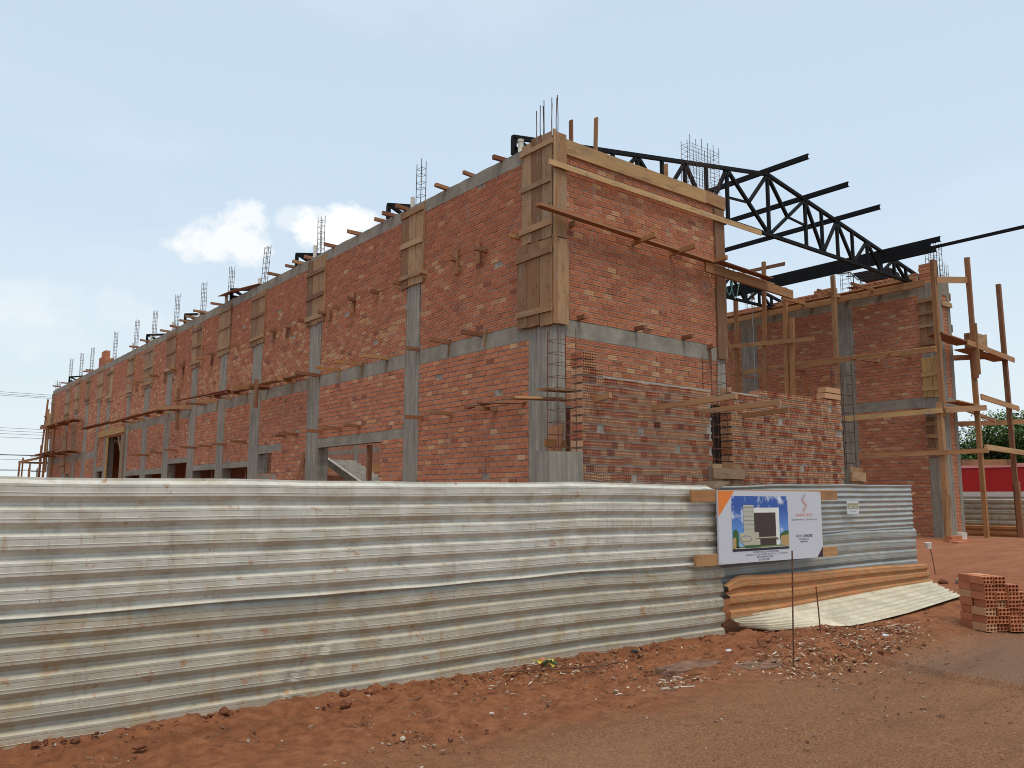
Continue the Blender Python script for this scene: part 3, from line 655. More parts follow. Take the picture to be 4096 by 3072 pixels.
simplebar('door_plank', 'broad yellow form plank over the tall doorway of the long wall', 'plank', (X0-.06, 40.2, 4.63), (X0-.06, 45.3, 4.63), .05, .31, 'yellow_wood')
simplebar('door_jamb', 'yellow form board on the far jamb of the tall doorway', 'board', (X0-.03, 43.35, 0.2), (X0-.03, 43.35, 4.4), .05, .3, 'yellow_wood')
simplebar('door_jamb', 'grey-brown form board on the near jamb of the tall doorway', 'board', (X0-.05, 40.3, .2), (X0-.05, 40.3, 4.4), .06, .5, 'form_wood')
simplebar('brace', 'slanted board bracing the inside of the tall doorway', 'board', (X0+.05, 40.6, 3.2), (X0+.05, 41.6, 4.4), .05, .15, 'form_wood')
simplebar('brace', 'raking timber prop leaning on the third column', 'prop', (X0-.45, 20.92, 1.0), (X0-.03, 20.9, 2.78), .08, .08)
simplebar('deck_board', 'broad brown plank on the low sticks by the corner column', 'board', (X0-1.3, Y0-.42, 3.23), (X0+.05, Y0-.35, 3.31), .26, .035, 'scaffold_wood')
simplebar('deck_board', 'second brown plank stacked above the low one by the corner column', 'board', (X0-.72, Y0-.55, 3.40), (X0+.15, Y0-.35, 3.46), .24, .035, 'scaffold_wood')
simplebar('deck_board', 'thin board lying along the long wall on the low sticks near the corner', 'board', (X0-.25, 12.3, 3.38), (X0-.2, 13.1, 3.36), .1, .03, 'red_wood')
simplebar('deck_board', 'thin board from the low sticks to the corner planks', 'board', (X0-.05, 11.5, 3.34), (X0-.35, 12.5, 3.40), .1, .03, 'red_wood')
# boards over the parapet (sheet roof scrap)
pv = [(X0-.05, 24.7, 8.235), (X0+.45, 24.7, 8.26), (X0+.3, 26.8, 8.52), (X0-.22, 26.6, 8.36), (X0+.15, 28.3, 8.55), (X0-.3, 27.7, 8.36)]
tag(MB().raw([p for p in pv]+[(a, b, c+.02) for a, b, c in pv], [(0, 3, 2, 1), (3, 5, 4, 2), (6, 7, 8, 9), (9, 8, 10, 11), (0, 1, 7, 6), (1, 2, 8, 7), (2, 4, 10, 8), (4, 5, 11, 10), (5, 3, 9, 11), (3, 0, 6, 9)]).build('plywood_sheet', 'red_wood'), 'sagging plywood sheet lying over the parapet of the long wall', 'sheet')
# brick pile on the parapet far along
pp = thing('brick_pile', 'pile of red bricks on the parapet towards the far end of the long wall', 'brick pile', (X0+.15, 46.5, 8.2))
for k in range(6):
    for j in range(5 - (k > 3)*2):
        a = 45.4+j*.26+rng.uniform(-.01, .01)
        MB().span((X0+.02, a, 8.2+k*.13), (X0+.26, a+.24, 8.325+k*.13), tone=rng.random()*.6).build('brick', 'brick', pp)
for k in range(3): MB().span((X0+.02, 44.6, 8.2+k*.1), (X0+.3, 45.3, 8.29+k*.1), tone=rng.random()*.9).build('brick', 'brick', pp)

# ------------------------------------------------------------------ rebar cages
def cage(label, c, z0, z1, wx, wy, nb, step=.16, tilt=(0, 0), r=.009, group=None, mat='rebar', cap=.08, name='rebar_cage'):
    t = thing(name, label, 'rebar', (c[0], c[1], z0), group)
    cs = [(-wx/2, -wy/2), (wx/2, -wy/2), (wx/2, wy/2), (-wx/2, wy/2)]
    extra = []
    for k in range(1, nb+1):
        f = k/(nb+1); extra += [(-wx/2+wx*f, -wy/2), (-wx/2+wx*f, wy/2)]
    for dx, dy in cs+extra:
        zz = z1+rng.uniform(-.07, .03)
        T = lambda z: Vector((c[0]+dx+tilt[0]*(z-z0), c[1]+dy+tilt[1]*(z-z0), z))
        MB().tube([T(z0-.02), T((z0+zz)/2)+Vector((rng.gauss(0, .005), rng.gauss(0, .005), 0)), T(zz)], r, 5).build('bar', mat, t)
    z = z0+step*.6
    while z < z1-cap:
        pts = [Vector((c[0]+dx+tilt[0]*(z-z0), c[1]+dy+tilt[1]*(z-z0), z+rng.uniform(-.012, .012))) for dx, dy in cs]
        MB().tube(pts+[pts[0]], r*.62, 4).build('stirrup', mat, t); z += step*rng.uniform(.85, 1.15)
    return t
CG = [(15.52, 9.3), (20.7, 9.42), (24.75, 9.49), (27.75, 9.49), (30.6, 9.55), (33.85, 9.68), (37.0, 9.63), (39.95, 9.67), (43.9, 9.73), (49.04, 9.66), (51.7, 9.72), (54.7, 9.78)]
for i, (y, z) in enumerate(CG):
    tl = (.0, -.15) if i == 2 else (0, rng.uniform(-.02, .02))
    cage('slender rebar cage rising from the parapet above the %s column from the corner' % ORD[i+2], (X0+.15, y, 0), 8.19, z, .12, .2, 0, .16, tl, .009, 'rebar cages along the parapet')
    if i < 8: tag(MB().tube([(X0+.1, y+.26, 8.15), (X0+.1, y+.26, 8.5 + .1*(i % 2))], .05, 10).build('drain_pipe', 'pvc', smooth=False), 'white plastic pipe stub beside the rebar of the %s column' % ORD[i+2], 'pipe', 'pipe stubs on the parapet')
cage('small rebar cage at the far end of the long parapet', (X0+.2, 58.7, 0), 8.15, 8.85, .2, .5, 1, .3, group='rebar cages along the parapet')
t = thing('starter_bars', 'bundle of upright rebar rods on top of the near corner column', 'rebar', (9.55, 10.95, 8.2))
for k, (dx, dy, z) in enumerate(((-.17, .2, 8.83), (-.12, .14, 8.93), (-.06, .1, 9.03), (-.03, .16, 8.95), (.02, -.02, 9.07), (.06, .02, 8.98), (.10, -.1, 9.11), (.2, .05, 9.15))):
    x, y = 9.6+dx, 11.0+dy; MB().tube([(x, y, 8.2), (x+rng.uniform(-.012, .012), y, (8.2+z)/2), (x+rng.uniform(-.01, .01), y, z)], .0085, 6).build('bar', 'rebar', t)
tag(MB().tube([(9.5, 11.75, 8.15), (9.5, 11.75, 8.42)], .055, 12).tube([(9.5, 11.75, 8.42), (9.5, 11.75, 8.47)], .062, 12).build('drain_pipe', 'pvc'), 'cream plastic pipe end behind the near corner column', 'pipe')
cage('wide rebar cage standing behind the right end of the wing top', (14.05, 11.05, 0), 8.15, 9.45, 1.0, .24, 4, .1, r=.007)
cage('rebar cage rising from the concrete stub left of the hollow brick wall', (8.18, 9.12, 0), 2.28, 4.22, .36, .24, 0, .17, r=.007, mat='rusty_rebar')
cage('rebar cage standing in the slot between the two hollow brick walls', (11.85, 9.15, 0), 2.2, 4.2, .4, .2, 0, .2, r=.007, mat='rusty_rebar')
cage('rebar cage at the right end of the hollow brick wall', (16.05, 9.12, 0), 2.25, 4.45, .36, .24, 0, .2, r=.009)

# ------------------------------------------------------------------ hollow-brick walls in front
def tonehole(x, z):
    r = rng.random()
    if r < .05: return rng.uniform(.02, .12)
    if r < .36: return rng.uniform(.14, .36)
    return rng.uniform(.42, .9)
def hollow_wall(label, x0, x1, zt, steps, loc, edgebricks):
    t = thing('hollow_brick_wall', label, 'wall', loc)
    c_ = .1227
    mb = MB()
    core = mb.span((x0+.02, 9.012, 0), (x1-.02, 9.24, zt-.05)).build('mortar_core', 'mortar', t)
    out = []
    rows = int((zt-1.3)/c_)
    for rI in range(rows):
        z = zt-(rI+1)*c_
        k = 0; x = x0+(.07 if rI % 2 else 0)
        if rI % 2: out.append(Brick(Vector((x0+.001, 9.0, z)), .062, .095, '-Y', tonehole(0, 0), 'hole', core))
        while x+.14 < x1+.02:
            g = rng.uniform(.004, .018); w = min(.138, x1-x)
            b = Brick(Vector((x, 9.0-abs(rng.gauss(0, .006)), z+rng.gauss(0, .004))), w, .094, '-Y', tonehole(x, z), 'hole', core); b.tilt = rng.gauss(0, .015)
            if rng.random() > .012: out.append(b)
            x += .138+g
    for i, (a, b_) in enumerate(steps):
        x = a
        while x+.13 < b_+.02:
            out.append(Brick(Vector((x, 9.0-abs(rng.gauss(0, .006)), zt+i*c_)), .138, .094, '-Y', tonehole(0, 0), 'hole', core)); x += .146
    flush_bricks(t, out, 'hollow_brick', 'hollow_block', 300, lambda b: b.p.z > 1.85)
    # ragged mortar between the courses
    mm = MB()
    for rI in range(rows):
        z = zt-(rI+1)*c_+.094; n = int((x1-x0)/.05)
        v = []; f = []
        for k in range(n+1):
            x = x0+(x1-x0)*k/n; d = 9.0+.014*mnoise.noise(Vector((x*9, z*17, 0)))+.012; h = .006+.010*mnoise.noise(Vector((x*13, z*11, 4)))
            v += [(x, d, z-.004-h*.4), (x, d-.004, z+.014), (x, d+.004, z+.030+h)]
        for k in range(n): f += [(k*3, k*3+3, k*3+4, k*3+1), (k*3+1, k*3+4, k*3+5, k*3+2)]
        mm.raw(v, f)
    mj = mm.build('mortar_joints', 'mortar', t, smooth=True); mj['kind'] = 'stuff'
    # end faces seen from the left: long sides of the bricks
    for rI in range(rows+len(steps)):
        z = zt+len(steps)*c_-(rI+1)*c_
        MB().span((x0-.008-rng.uniform(0, .012), 9.012, z), (x0+.02, 9.25, z+.092), tone=rng.uniform(.2, 1), jit=.003).build('end_brick', 'hollow_brick', t)
    # a plane of mortar fills the stepped end
    for i, (a, b_) in enumerate(steps):
        MB().span((a+.01, 9.04, zt+i*c_-.03), (b_-.03, 9.23, zt+i*c_+.10)).build('mortar_core', 'mortar', t)
    return t
hollow_wall('half-built wall of six-hole blocks with a stepped left end, left of the slot', 8.49, 11.55, 3.50, [(8.49, 8.95), (8.49, 8.83), (8.49, 8.76)], (8.49, 9.0, 0), True)
hollow_wall('half-built wall of six-hole blocks right of the slot, above the sign', 12.12, 15.78, 3.52, [(12.95, 15.78)], (12.12, 9.0, 0), True)
t = thing('loose_brick_stack', 'two pale bricks stacked on the right end of the hollow brick wall', 'bricks', (15.5, 9.0, 3.64))
for k in range(2): MB().span((15.2+.05*k, 9.01, 3.65+k*.125), (15.78, 9.2, 3.755+k*.125), tone=.9).build('brick', 'hollow_brick', t)
for k, (x, l, z, tl) in enumerate(((8.74, .34, 3.09, .07), (10.06, 1.62, 3.08, .05), (11.28, 1.55, 3.1, .04), (12.42, .95, 3.1, .04))):
    tag(MB().bar((x, 9.2, z), (x, 9.0-l, z+tl), .055, .085).build('putlog', 'scaffold_wood'), ['short stick poking out near the left end of the hollow brick wall', 'longest stick poking out of the hollow brick wall, left of the slot', 'long stick poking out just beside the slot of the hollow brick wall', 'stick poking out of the hollow brick wall right of the slot'][k], 'stick', 'sticks in the hollow brick wall')
tag(MB().span((7.79, 8.98, 0), (8.475, 9.28, 2.31), jit=.012).build('concrete_stub', 'concrete'), 'grey concrete column stub at the left foot of the hollow brick wall', 'concrete stub')
tag(MB().span((11.52, 9.27, 0), (12.16, 9.30, 3.30)).build('slot_shade_board', 'nails_and_slot_shade'), 'added near-black board painting the shade in the slot between the hollow walls', 'board')  # added panel, its near-black colour stands in for the shade inside the slot
def boxform(label, x0, x1, z):
    t = thing('stub_formwork', label, 'formwork', ((x0+x1)/2, 8.95, 0))
    n = 3
    for k in range(n): MB().span((x0+(x1-x0)*k/n+.004, 8.90, 0), (x0+(x1-x0)*(k+1)/n-.004, 8.93, z+rng.uniform(-.03, .02))).build('plank', 'form_wood', t)
    MB().span((x0-.03, 8.855, z-.28), (x1+.02, 8.898, z-.10)).build('batten', 'form_wood', t)
    MB().span((x0+.02, 8.94, 0), (x1-.02, 9.3, z-.06)).build('concrete', 'concrete', t)
    return t
boxform('boarded stub below the slot between the hollow brick walls', 11.40, 12.22, 2.25)
boxform('boarded stub at the right end of the hollow brick wall', 15.82, 16.32, 2.27)
lb = thing('leaning_form_board', 'narrow brown form board leaning behind the concrete stub', 'board', (8.7, 9.9, 0))
MB().bar((8.5, 9.95, 0), (8.8, 9.95, 2.8), .03, .34).build('board', 'red_wood', lb)
MB().bar((8.52, 9.92, 2.5), (8.98, 9.92, 2.5), .03, .12).build('batten', 'scaffold_wood', lb); MB().bar((8.42, 9.92, 2.0), (8.85, 9.92, 2.0), .03, .1).build('batten', 'scaffold_wood', lb)

# ------------------------------------------------------------------ right-hand wall
XR, YR = 25.4, 11.25
rw = thing('side_wall', 'tall brick side wall at the right with grey columns, facing the open hall', 'wall', (XR, YR, 0))
RC = [(11.25, 11.74), (13.96, 14.5), (17.66, 18.34), (22.1, 22.7), (26.4, 27.0), (30.7, 31.3), (35.0, 35.6), (39.3, 39.9), (43.6, 44.2), (48, 48.6), (58.4, 59)]
for a, b in RC: part(rw, 'column', 'concrete', ((XR-.008, a, 0), (XR+.3, b, 8.24)))
rb = []
def toner(y, z): return rng.uniform(.74, 1) if rng.random() < .10 else .15+rng.random()*.5
for i in range(len(RC)-1):
    a, b = RC[i][1], RC[i+1][0]
    part(rw, 'beam', 'beam_concrete', ((XR-.003, a, 4.4), (XR+.2, b, 4.68)))
    part(rw, 'beam', 'beam_concrete', ((XR-.003, a, 7.9), (XR+.2, b, 8.22)))
    if a < 19:
        for z0, z1 in ((.0, 4.4), (4.68, 7.9)):
            wp = part(rw, 'wall_panel', 'mortar', ((XR+.004, a, z0), (XR+.14, b, z1)))
            lay(rb, wp, '-X', XR, a, min(b, 20.6), max(z0, .3), z1, 'plain', toner)
    else: part(rw, 'wall_panel', 'inner_brick', ((XR, a, 0), (XR+.14, b, 7.9)))
# ragged top courses, some blocks turned with the holes outwards
for (a, b, zt) in ((11.74, 13.6, 8.62), (13.6, 14.0, 8.5), (14.5, 15.3, 8.72), (15.3, 16.2, 8.62), (16.2, 19.6, 8.6), (19.6, 22, 8.8)):
    wp = part(rw, 'wall_panel', 'mortar', ((XR+.01, a, 8.24), (XR+.13, b, zt-.03)))
    lay(rb, wp, '-X', XR, a, b, 8.24, zt, 'plain', lambda y, z: rng.uniform(.4, .95), zbase=8.24)
flush_bricks(rw, rb, 'brick', 'brick', 300, lambda b: b.p.z > 2.0 and b.L > .12)
hb = []
for k in range(22):
    y = 12.0+k*.165
    if 13.7 < y < 14.5: continue
    for j in range(2): hb.append((y+.02*j, 8.37+j*.11))
tt_, tf_ = TPL['hole']
for y, z in hb:
    tq = rng.choice((.3, .5, .7, .9)); key = ('hole', tq, 'hollow_brick')
    if key not in TONEM:
        me = np_mesh('hollow_block', tt_, tf_); finish(me, None, np.full(len(tf_), tq, np.float32), 'hollow_brick'); TONEM[key] = me
    o = bpy.data.objects.new('hollow_brick', TONEM[key]); COL.objects.link(o); o.parent = rw
    o.location = Vector((XR-.02, y+.14, z))-Vector(rw.location); o.scale = (.14, 1, .092); o.rotation_euler = (0, 0, -math.pi/2)
# its narrow end, facing the road
part(rw, 'column', 'concrete', ((XR+.302, YR-.004, 0), (XR+.42, YR+.2, 8.3)))
part(rw, 'column', 'concrete', ((26.16, YR-.004, 0), (26.36, YR+.3, 8.5)))
we = part(rw, 'wall_panel', 'mortar', ((XR+.42, YR+.02, 0), (26.16, YR+.16, 7.9)))
rb2 = []
lay(rb2, we, '-Y', YR+.015, XR+.42, 26.16, .3, 7.9, 'plain', lambda x, z: rng.uniform(.35, .72), [(XR, 27, 4.42, 4.68)])
flush_bricks(rw, rb2, 'brick', 'brick', 0)
part(rw, 'beam', 'beam_concrete', ((XR+.42, YR, 4.42), (26.16, YR+.2, 4.68)))
part(rw, 'cap', 'concrete', ((XR+.42, YR-.006, 7.9), (26.16, YR+.2, 8.46)))
formwork('grey board formwork round the upper front column of the side wall', '-X', XR-.012, 11.27, 11.76, 6.2, 7.75, 2, (6.35, 6.9, 7.3, 7.7), 'form_wood', None, False)
formwork('yellowish board formwork on the front column of the side wall, above its beam', '-X', XR-.012, 11.25, 11.78, 4.72, 5.95, 2, (4.95, 5.4), 'yellow_wood', None, False)
formwork('weathered board formwork low on the front column of the side wall', '-X', XR-.012, 11.25, 11.74, 2.9, 4.1, 2, (3.1, 3.5, 3.9), 'form_wood', None, False)
plank('edge_plank', 'pale cross plank near the top of the narrow end of the side wall', (XR+.35, YR-.03, 7.62), (26.42, YR-.03, 7.62), .04, .16, 'pale_wood')
for i, z in enumerate((7.9, 6.9)): tag(MB().span((26.36, YR-.02, z-.12), (26.42, YR+.25, z+.12)).build('cleat', 'form_wood'), ['upper', 'lower'][i]+' wooden cleat on the right edge of the side wall end', 'cleat')
t = thing('brick_pillar', 'short pillar of bricks on top of the side wall by the truss end', 'brick pile', (XR+.12, 11.5, 8.24))
for k in range(6): MB().span((XR+.02, 11.30+.02*(k % 2), 8.24+k*.105), (XR+.24, 11.72-.02*(k % 2), 8.335+k*.105), tone=rng.uniform(.2, .8)).build('brick', 'brick', t)
MB().span((XR+.02, 11.24, 8.24), (XR+.24, 11.36, 8.95), tone=.5).build('post', 'red_wood', t)
cage('tall rebar cage beside the short brick pillar on the side wall', (XR+.42, 11.4, 0), 8.3, 9.6, .55, .26, 2, .17, r=.009)
cage('small rebar stub on the right edge of the side wall end', (26.22, 11.35, 0), 8.45, 8.95, .26, .26, 1, .3, r=.008)
cage('rebar ladder on the side wall behind the wheelbarrow', (XR+.15, 14.2, 0), 8.24, 9.5, .12, .3, 0, .15, r=.008)
cage('rebar ladder on the side wall behind the second truss', (XR+.15, 18.0, 0), 8.24, 9.8, .12, .3, 0, .15, r=.008)
# wheelbarrow on top
wb = thing('wheelbarrow', 'dark steel wheelbarrow standing on top of the side wall', 'wheelbarrow', (XR+.5, 13.4, 8.62))
v = [(25.55, 12.75, 9.06), (26.2, 12.75, 9.06), (26.2, 13.95, 9.1), (25.55, 13.95, 9.1), (25.7, 13.0, 8.80), (26.05, 13.0, 8.80), (26.05, 13.75, 8.82), (25.7, 13.75, 8.82)]
MB().raw(v, [(4, 5, 6, 7), (0, 1, 5, 4), (1, 2, 6, 5), (2, 3, 7, 6), (3, 0, 4, 7)]).build('tray', 'dark_iron', wb)
for x in (25.6, 26.15):
    MB().tube([(x, 14.5, 9.2), (x, 14.05, 9.16), (x, 13.8, 8.85), (x+(25.88-x)*.7, 12.7, 8.75)], .022, 6).build('handle', 'dark_iron', wb)
    MB().tube([(x, 13.7, 8.8), (x, 13.75, 8.62), (x, 13.95, 8.62), (x, 13.95, 9.0)], .018, 6).build('leg', 'dark_iron', wb)
MB().tube([(25.84, 12.7, 8.78), (25.92, 12.7, 8.78)], .17, 14).build('wheel', 'dark_iron', wb)
MB().span((25.42, 12.5, 8.60), (26.3, 14.1, 8.62)).build('board', 'red_wood', wb)

# ------------------------------------------------------------------ roof trusses
def truss(y, idx):
    t = thing('roof_truss', ['black steel roof truss nearest the road, spanning the open hall', 'second black steel roof truss, its end showing under the long beam', 'third black steel roof truss from the road, its end box on the parapet', 'fourth black steel roof truss from the road, its end box on the parapet', 'fifth black steel roof truss from the road, its end box on the parapet', 'sixth black steel roof truss from the road, its end box on the parapet', 'farthest black steel roof truss near the end of the long wall'][idx], 'truss', (17.86, y, 8.3), 'roof trusses over the hall')
    za, zb, ze = 9.95, 8.34, 8.56
    xl, xr, xm = 9.47, 26.0, 17.86
    top = lambda x: za-(za-ze)*abs(x-xm)/(xm-xl)
    S = .085
    def mem(name, a, b, w=.075): MB().bar((a[0], y, a[1]), (b[0], y, b[1]), w, w).build(name, 'black_steel', t)
    mem('top_chord', (xl-.03, top(xl)+.01), (xm, za+.015), S); mem('top_chord', (xm, za+.015), (xr, top(xr)), S)
    MB().bar((xl, y, zb), (xr-.7, y, zb), S, S).build('bottom_chord', 'black_steel', t)
    mem('end_post', (xl, 8.22), (xl, top(xl)), S); mem('end_web', (xr-.75, zb), (xr-.05, top(xr-.05)), .06)
    P = [0, 1.7, 2.5, 3.28, 4.08, 4.9, 5.67, 6.46, 7.19]
    for s in (1, -1):
        for k, d in enumerate(P):
            if k == 0 and s < 0: continue
            x = xm+s*d; mem('web_post', (x, zb), (x, top(x)))
        X = lambda k: xm+s*P[k]
        # divided first panel
        mem('web_member', (xm, zb), (X(1), top(X(1)))); mx, mz = (xm+X(1))/2, (zb+top(X(1)))/2
        mem('web_member', (xm, top(xm)), (mx, mz)); mem('web_member', (mx, mz), (X(1), mz-.06), .05)
        for k in (1, 3, 5, 7):
            mem('web_member', (X(k), top(X(k))), (X(k+1), zb))
            if k+2 < len(P): mem('web_member', (X(k+1), zb), (X(k+2), top(X(k+2))))
        if s < 0: mem('web_member', (xl+.6, zb), (xl+.05, top(xl+.05)))
    for s in (1, -1):
        for k in (0, 2, 4, 6, 8):
            if k == 0 and s < 0: continue
            x = xm+s*P[k]; MB().span((x-.12, y-.036, zb-.03), (x+.12, y+.036, zb+.12)).build('gusset_plate', 'black_steel', t)
        for k in (1, 3, 5, 7):
            x = xm+s*P[k]; MB().span((x-.1, y-.036, top(x)-.13), (x+.1, y+.036, top(x)-.02)).build('gusset_plate', 'black_steel', t)
    return t
for i, y in enumerate((11.93, 16.75, 22.0, 27.3, 32.3, 37.6, 54.2)): truss(y, i)
def purlin(label, x, z, ya, yb, h=.12):
    mb = MB()
    mb.bar((x, ya, z), (x, yb, z), .012, h); mb.bar((x+.03, ya, z+h/2), (x+.03, yb, z+h/2), .07, .012); mb.bar((x+.03, ya, z-h/2), (x+.03, yb, z-h/2), .07, .012)
    return tag(mb.build('steel_purlin', 'black_steel'), label, 'purlin', 'loose steel purlins on the trusses')
purlin('black purlin on the truss ridge, jutting forward', 17.86, 10.07, 10.74, 17.4); purlin('black purlin right of the ridge, second from the ridge', 19.65, 9.78, 10.71, 17.4); purlin('black purlin third from the ridge', 21.23, 9.52, 10.70, 17.4)
for k, (dz, ya, lab) in enumerate(((0, 10.3, 'lowest'), (.15, 10.45, 'middle'), (.29, 10.2, 'topmost'))): purlin('%s purlin of the heavy bundle lying over the side wall end of the trusses' % lab, 23.5+.04*k, 8.68+dz, ya, 19.8+.3*k, .14)
purlin('single thin purlin reaching far out over the right-hand scaffold', 23.62, 8.78, 8.0, 12.2, .07)

# ------------------------------------------------------------------ scaffold in front of the side wall
sc = thing('inner_scaffold', 'timber pole scaffold standing along the inner face of the side wall', 'scaffold', (24.3, 14.5, .4))
def sp_(n, p, q, w=.1, h=.1, mat='scaffold_wood', root=None): return MB().bar(p, q, w, h, jit=.012).build(n, mat, root or sc)
for y, zt, y2 in ((17.72, 8.75, 17.8), (16.5, 9.84, 16.8), (15.72, 8.75, 15.86), (15.5, 7.66, 15.72), (13.94, 8.81, 13.98)): sp_('pole', (24.3, y2, .3), (24.3, y, zt), .1, .13)
sp_('rail', (24.22, 18.0, 7.02), (24.22, 14.65, 6.82), .05, .14); sp_('rail', (24.38, 18.6, 6.06), (24.38, 14.2, 6.06), .05, .15); sp_('rail', (24.22, 15.2, 6.03), (24.22, 10.8, 5.94), .05, .16)
sp_('rail', (24.22, 13.9, 4.12), (24.22, 10.75, 4.16), .05, .15, 'yellow_wood'); sp_('rail', (24.22, 13.35, 2.93), (24.22, 9.6, 2.95), .05, .13)
sp_('brace', (23.6, 17.9, 8.0), (24.2, 17.85, 6.5), .08, .08); sp_('brace', (24.3, 17.4, 9.75), (24.35, 17.0, 8.6), .06, .08, 'red_wood'); sp_('cross_bar', (24.36, 17.3, 9.65), (24.36, 15.7, 9.6), .04, .12, 'red_wood')
sp_('rail', (24.9, 19.6, 8.14), (24.9, 11.3, 8.12), .05, .2); sp_('deck_board', (25.1, 19.6, 8.32), (25.1, 11.9, 8.33), .3, .04, 'red_wood')
for i, y in enumerate((18.6, 15.35, 14.05, 12.9)): sp_('putlog', (23.7, y+.1, 8.25), (25.5, y, 8.22), .07, .1)
for i, y in enumerate((17.9, 15.9, 13.3, 12.2)): sp_('putlog', (24.1, y, 5.98), (25.5, y-.1, 6.0), .07, .07, 'red_wood')
sp_('deck_board', (24.6, 11.6, 4.3), (25.35, 11.5, 4.25), .4, .03, 'red_wood')
rp = bpy.data.objects.new
t = tag(MB().tube([(24.2, 17.0, 9.3), (24.2, 16.95, 6.5), (24.2, 17.0, 4.2)], .012, 5).build('rope', 'galvanised_blue'), 'thin blue-grey rope hanging from the crossed sticks to the ground', 'rope')
rg = thing('hanging_rope', 'looped green rope hanging at the second truss beside the wing', 'rope', (16.9, 12.0, 6.6))
simple('green_rope', (.12, .28, .24), .8)
for k, (a, b, s) in enumerate(((15.3, 15.75, .75), (15.5, 16.0, .8))):
    pts = [(a+(b-a)*u/8, 11.5, 7.05-s*math.sin(math.pi*u/8)) for u in range(9)]; MB().tube(pts, .012, 5).build('strand', 'green_rope', rg)
# ------------------------------------------------------------------ scaffold at the road end
s2 = thing('outer_scaffold', 'tall timber pole scaffold at the road end of the side wall', 'scaffold', (27.5, 10.8, .4))
sp_('pole', (24.3, 10.85, .3), (24.32, 10.85, 4.4), .12, .14, root=s2); sp_('pole', (24.35, 10.78, 4.0), (24.4, 10.82, 8.55), .12, .14, root=s2)
sp_('pole', (26.75, 10.8, .2), (26.66, 10.8, 5.9), .12, .13, root=s2); sp_('pole', (26.63, 10.74, 5.3), (26.6, 10.74, 9.1), .11, .13, 'red_wood', s2); sp_('pole_splice', (26.62, 10.67, 5.4), (26.6, 10.67, 7.0), .03, .15, 'form_wood', s2)
sp_('pole', (29.2, 10.8, .1), (29.0, 10.8, 8.65), .12, .13, 'red_wood', s2); sp_('pole_splice', (29.12, 10.74, .2), (29.08, 10.74, 2.2), .1, .15, 'red_wood', s2)
sp_('rail', (24.4, 10.75, 8.02), (26.75, 10.78, 8.42), .05, .2, root=s2)
sp_('rail', (26.0, 10.66, 6.34), (29.5, 10.7, 6.16), .05, .17, root=s2); sp_('rail', (26.0, 11.5, 5.95), (29.6, 10.95, 6.35), .05, .16, 'red_wood', s2)
sp_('rail', (26.7, 10.66, 4.73), (29.5, 10.66, 4.56), .05, .17, root=s2); sp_('rail', (26.2, 11.4, 4.55), (28.2, 10.9, 4.1), .05, .12, 'red_wood', s2)
sp_('rail', (24.3, 10.68, 4.16), (27.1, 10.7, 4.42), .05, .16, root=s2); sp_('rail', (25.9, 11.6, 3.9), (31.5, 10.9, 4.28), .05, .15, root=s2)
sp_('rail', (26.75, 10.66, 3.2), (29.6, 10.66, 3.13), .05, .16, 'pale_wood', s2); sp_('rail', (24.2, 10.68, 2.95), (27.9, 10.7, 3.18), .04, .1, root=s2); sp_('rail', (26.5, 11.3, 2.75), (29.4, 11.0, 2.82), .05, .18, 'red_wood', s2)
sp_('deck_board', (24.4, 10.9, 6.42), (26.4, 10.9, 6.36), .5, .03, 'red_wood', s2); sp_('deck_board', (26.4, 11.0, 6.22), (29.2, 10.95, 6.14), .5, .03, 'red_wood', s2); sp_('deck_board', (25.2, 10.9, 4.5), (26.9, 10.95, 4.48), .4, .03, 'red_wood', s2)
sp_('raking_prop', (24.05, 10.75, .35), (24.3, 10.75, 1.75), .1, .1, 'form_wood', s2)
bx = thing('mortar_box', 'open wooden mortar box standing on the upper deck of the road-end scaffold', 'box', (27.2, 10.9, 6.25))
for a, b in (((26.85, 10.72, 6.26), (26.88, 11.1, 6.78)), ((27.55, 10.72, 6.26), (27.58, 11.1, 6.78)), ((26.88, 10.72, 6.26), (27.55, 10.75, 6.74)), ((26.88, 11.07, 6.26), (27.55, 11.1, 6.74)), ((26.88, 10.75, 6.26), (27.55, 11.07, 6.29))): MB().span(a, b).build('side', 'form_wood', bx)
# ------------------------------------------------------------------ scaffold at the far end
s3 = thing('far_scaffold', 'reddish timber scaffold at the far left end of the long wall', 'scaffold', (9.0, 60, 0))
def s3b(n, p, q, w=.09, h=.09, mat='red_wood'): return sp_(n, p, q, w, h, mat, s3)
s3b('pole', (9.15, 60, 0), (9.2, 60, 4.8), .12, .12); s3b('pole', (9.2, 60, 4.2), (9.35, 60, 7.75)); s3b('pole', (8.0, 60, 0), (8.06, 60, 3.75)); s3b('pole', (8.2, 60, 0), (8.23, 60, 3.97)); s3b('pole', (8.62, 60, 0), (8.62, 60, 3.35), .14, .14); s3b('pole', (8.68, 60.3, 0), (8.68, 60.3, 3.7))
s3b('rail', (9.2, 59.95, 6.62), (9.75, 59.95, 6.75)); s3b('rail', (9.05, 59.95, 6.06), (9.75, 59.95, 6.08), .08, .06); s3b('rail', (9.2, 59.9, 5.83), (9.75, 59.9, 6.02), .06, .18, 'scaffold_wood')
s3b('rail', (8.0, 59.95, 3.66), (9.7, 59.95, 4.15), .06, .15, 'form_wood'); s3b('rail', (8.0, 60.1, 3.66), (9.7, 60.1, 3.66), .06, .12); s3b('rail', (8.85, 59.9, 4.17), (9.7, 59.9, 4.22), .06, .08); s3b('rail', (8.6, 59.9, 4.08), (9.7, 59.9, 4.12), .06, .06)
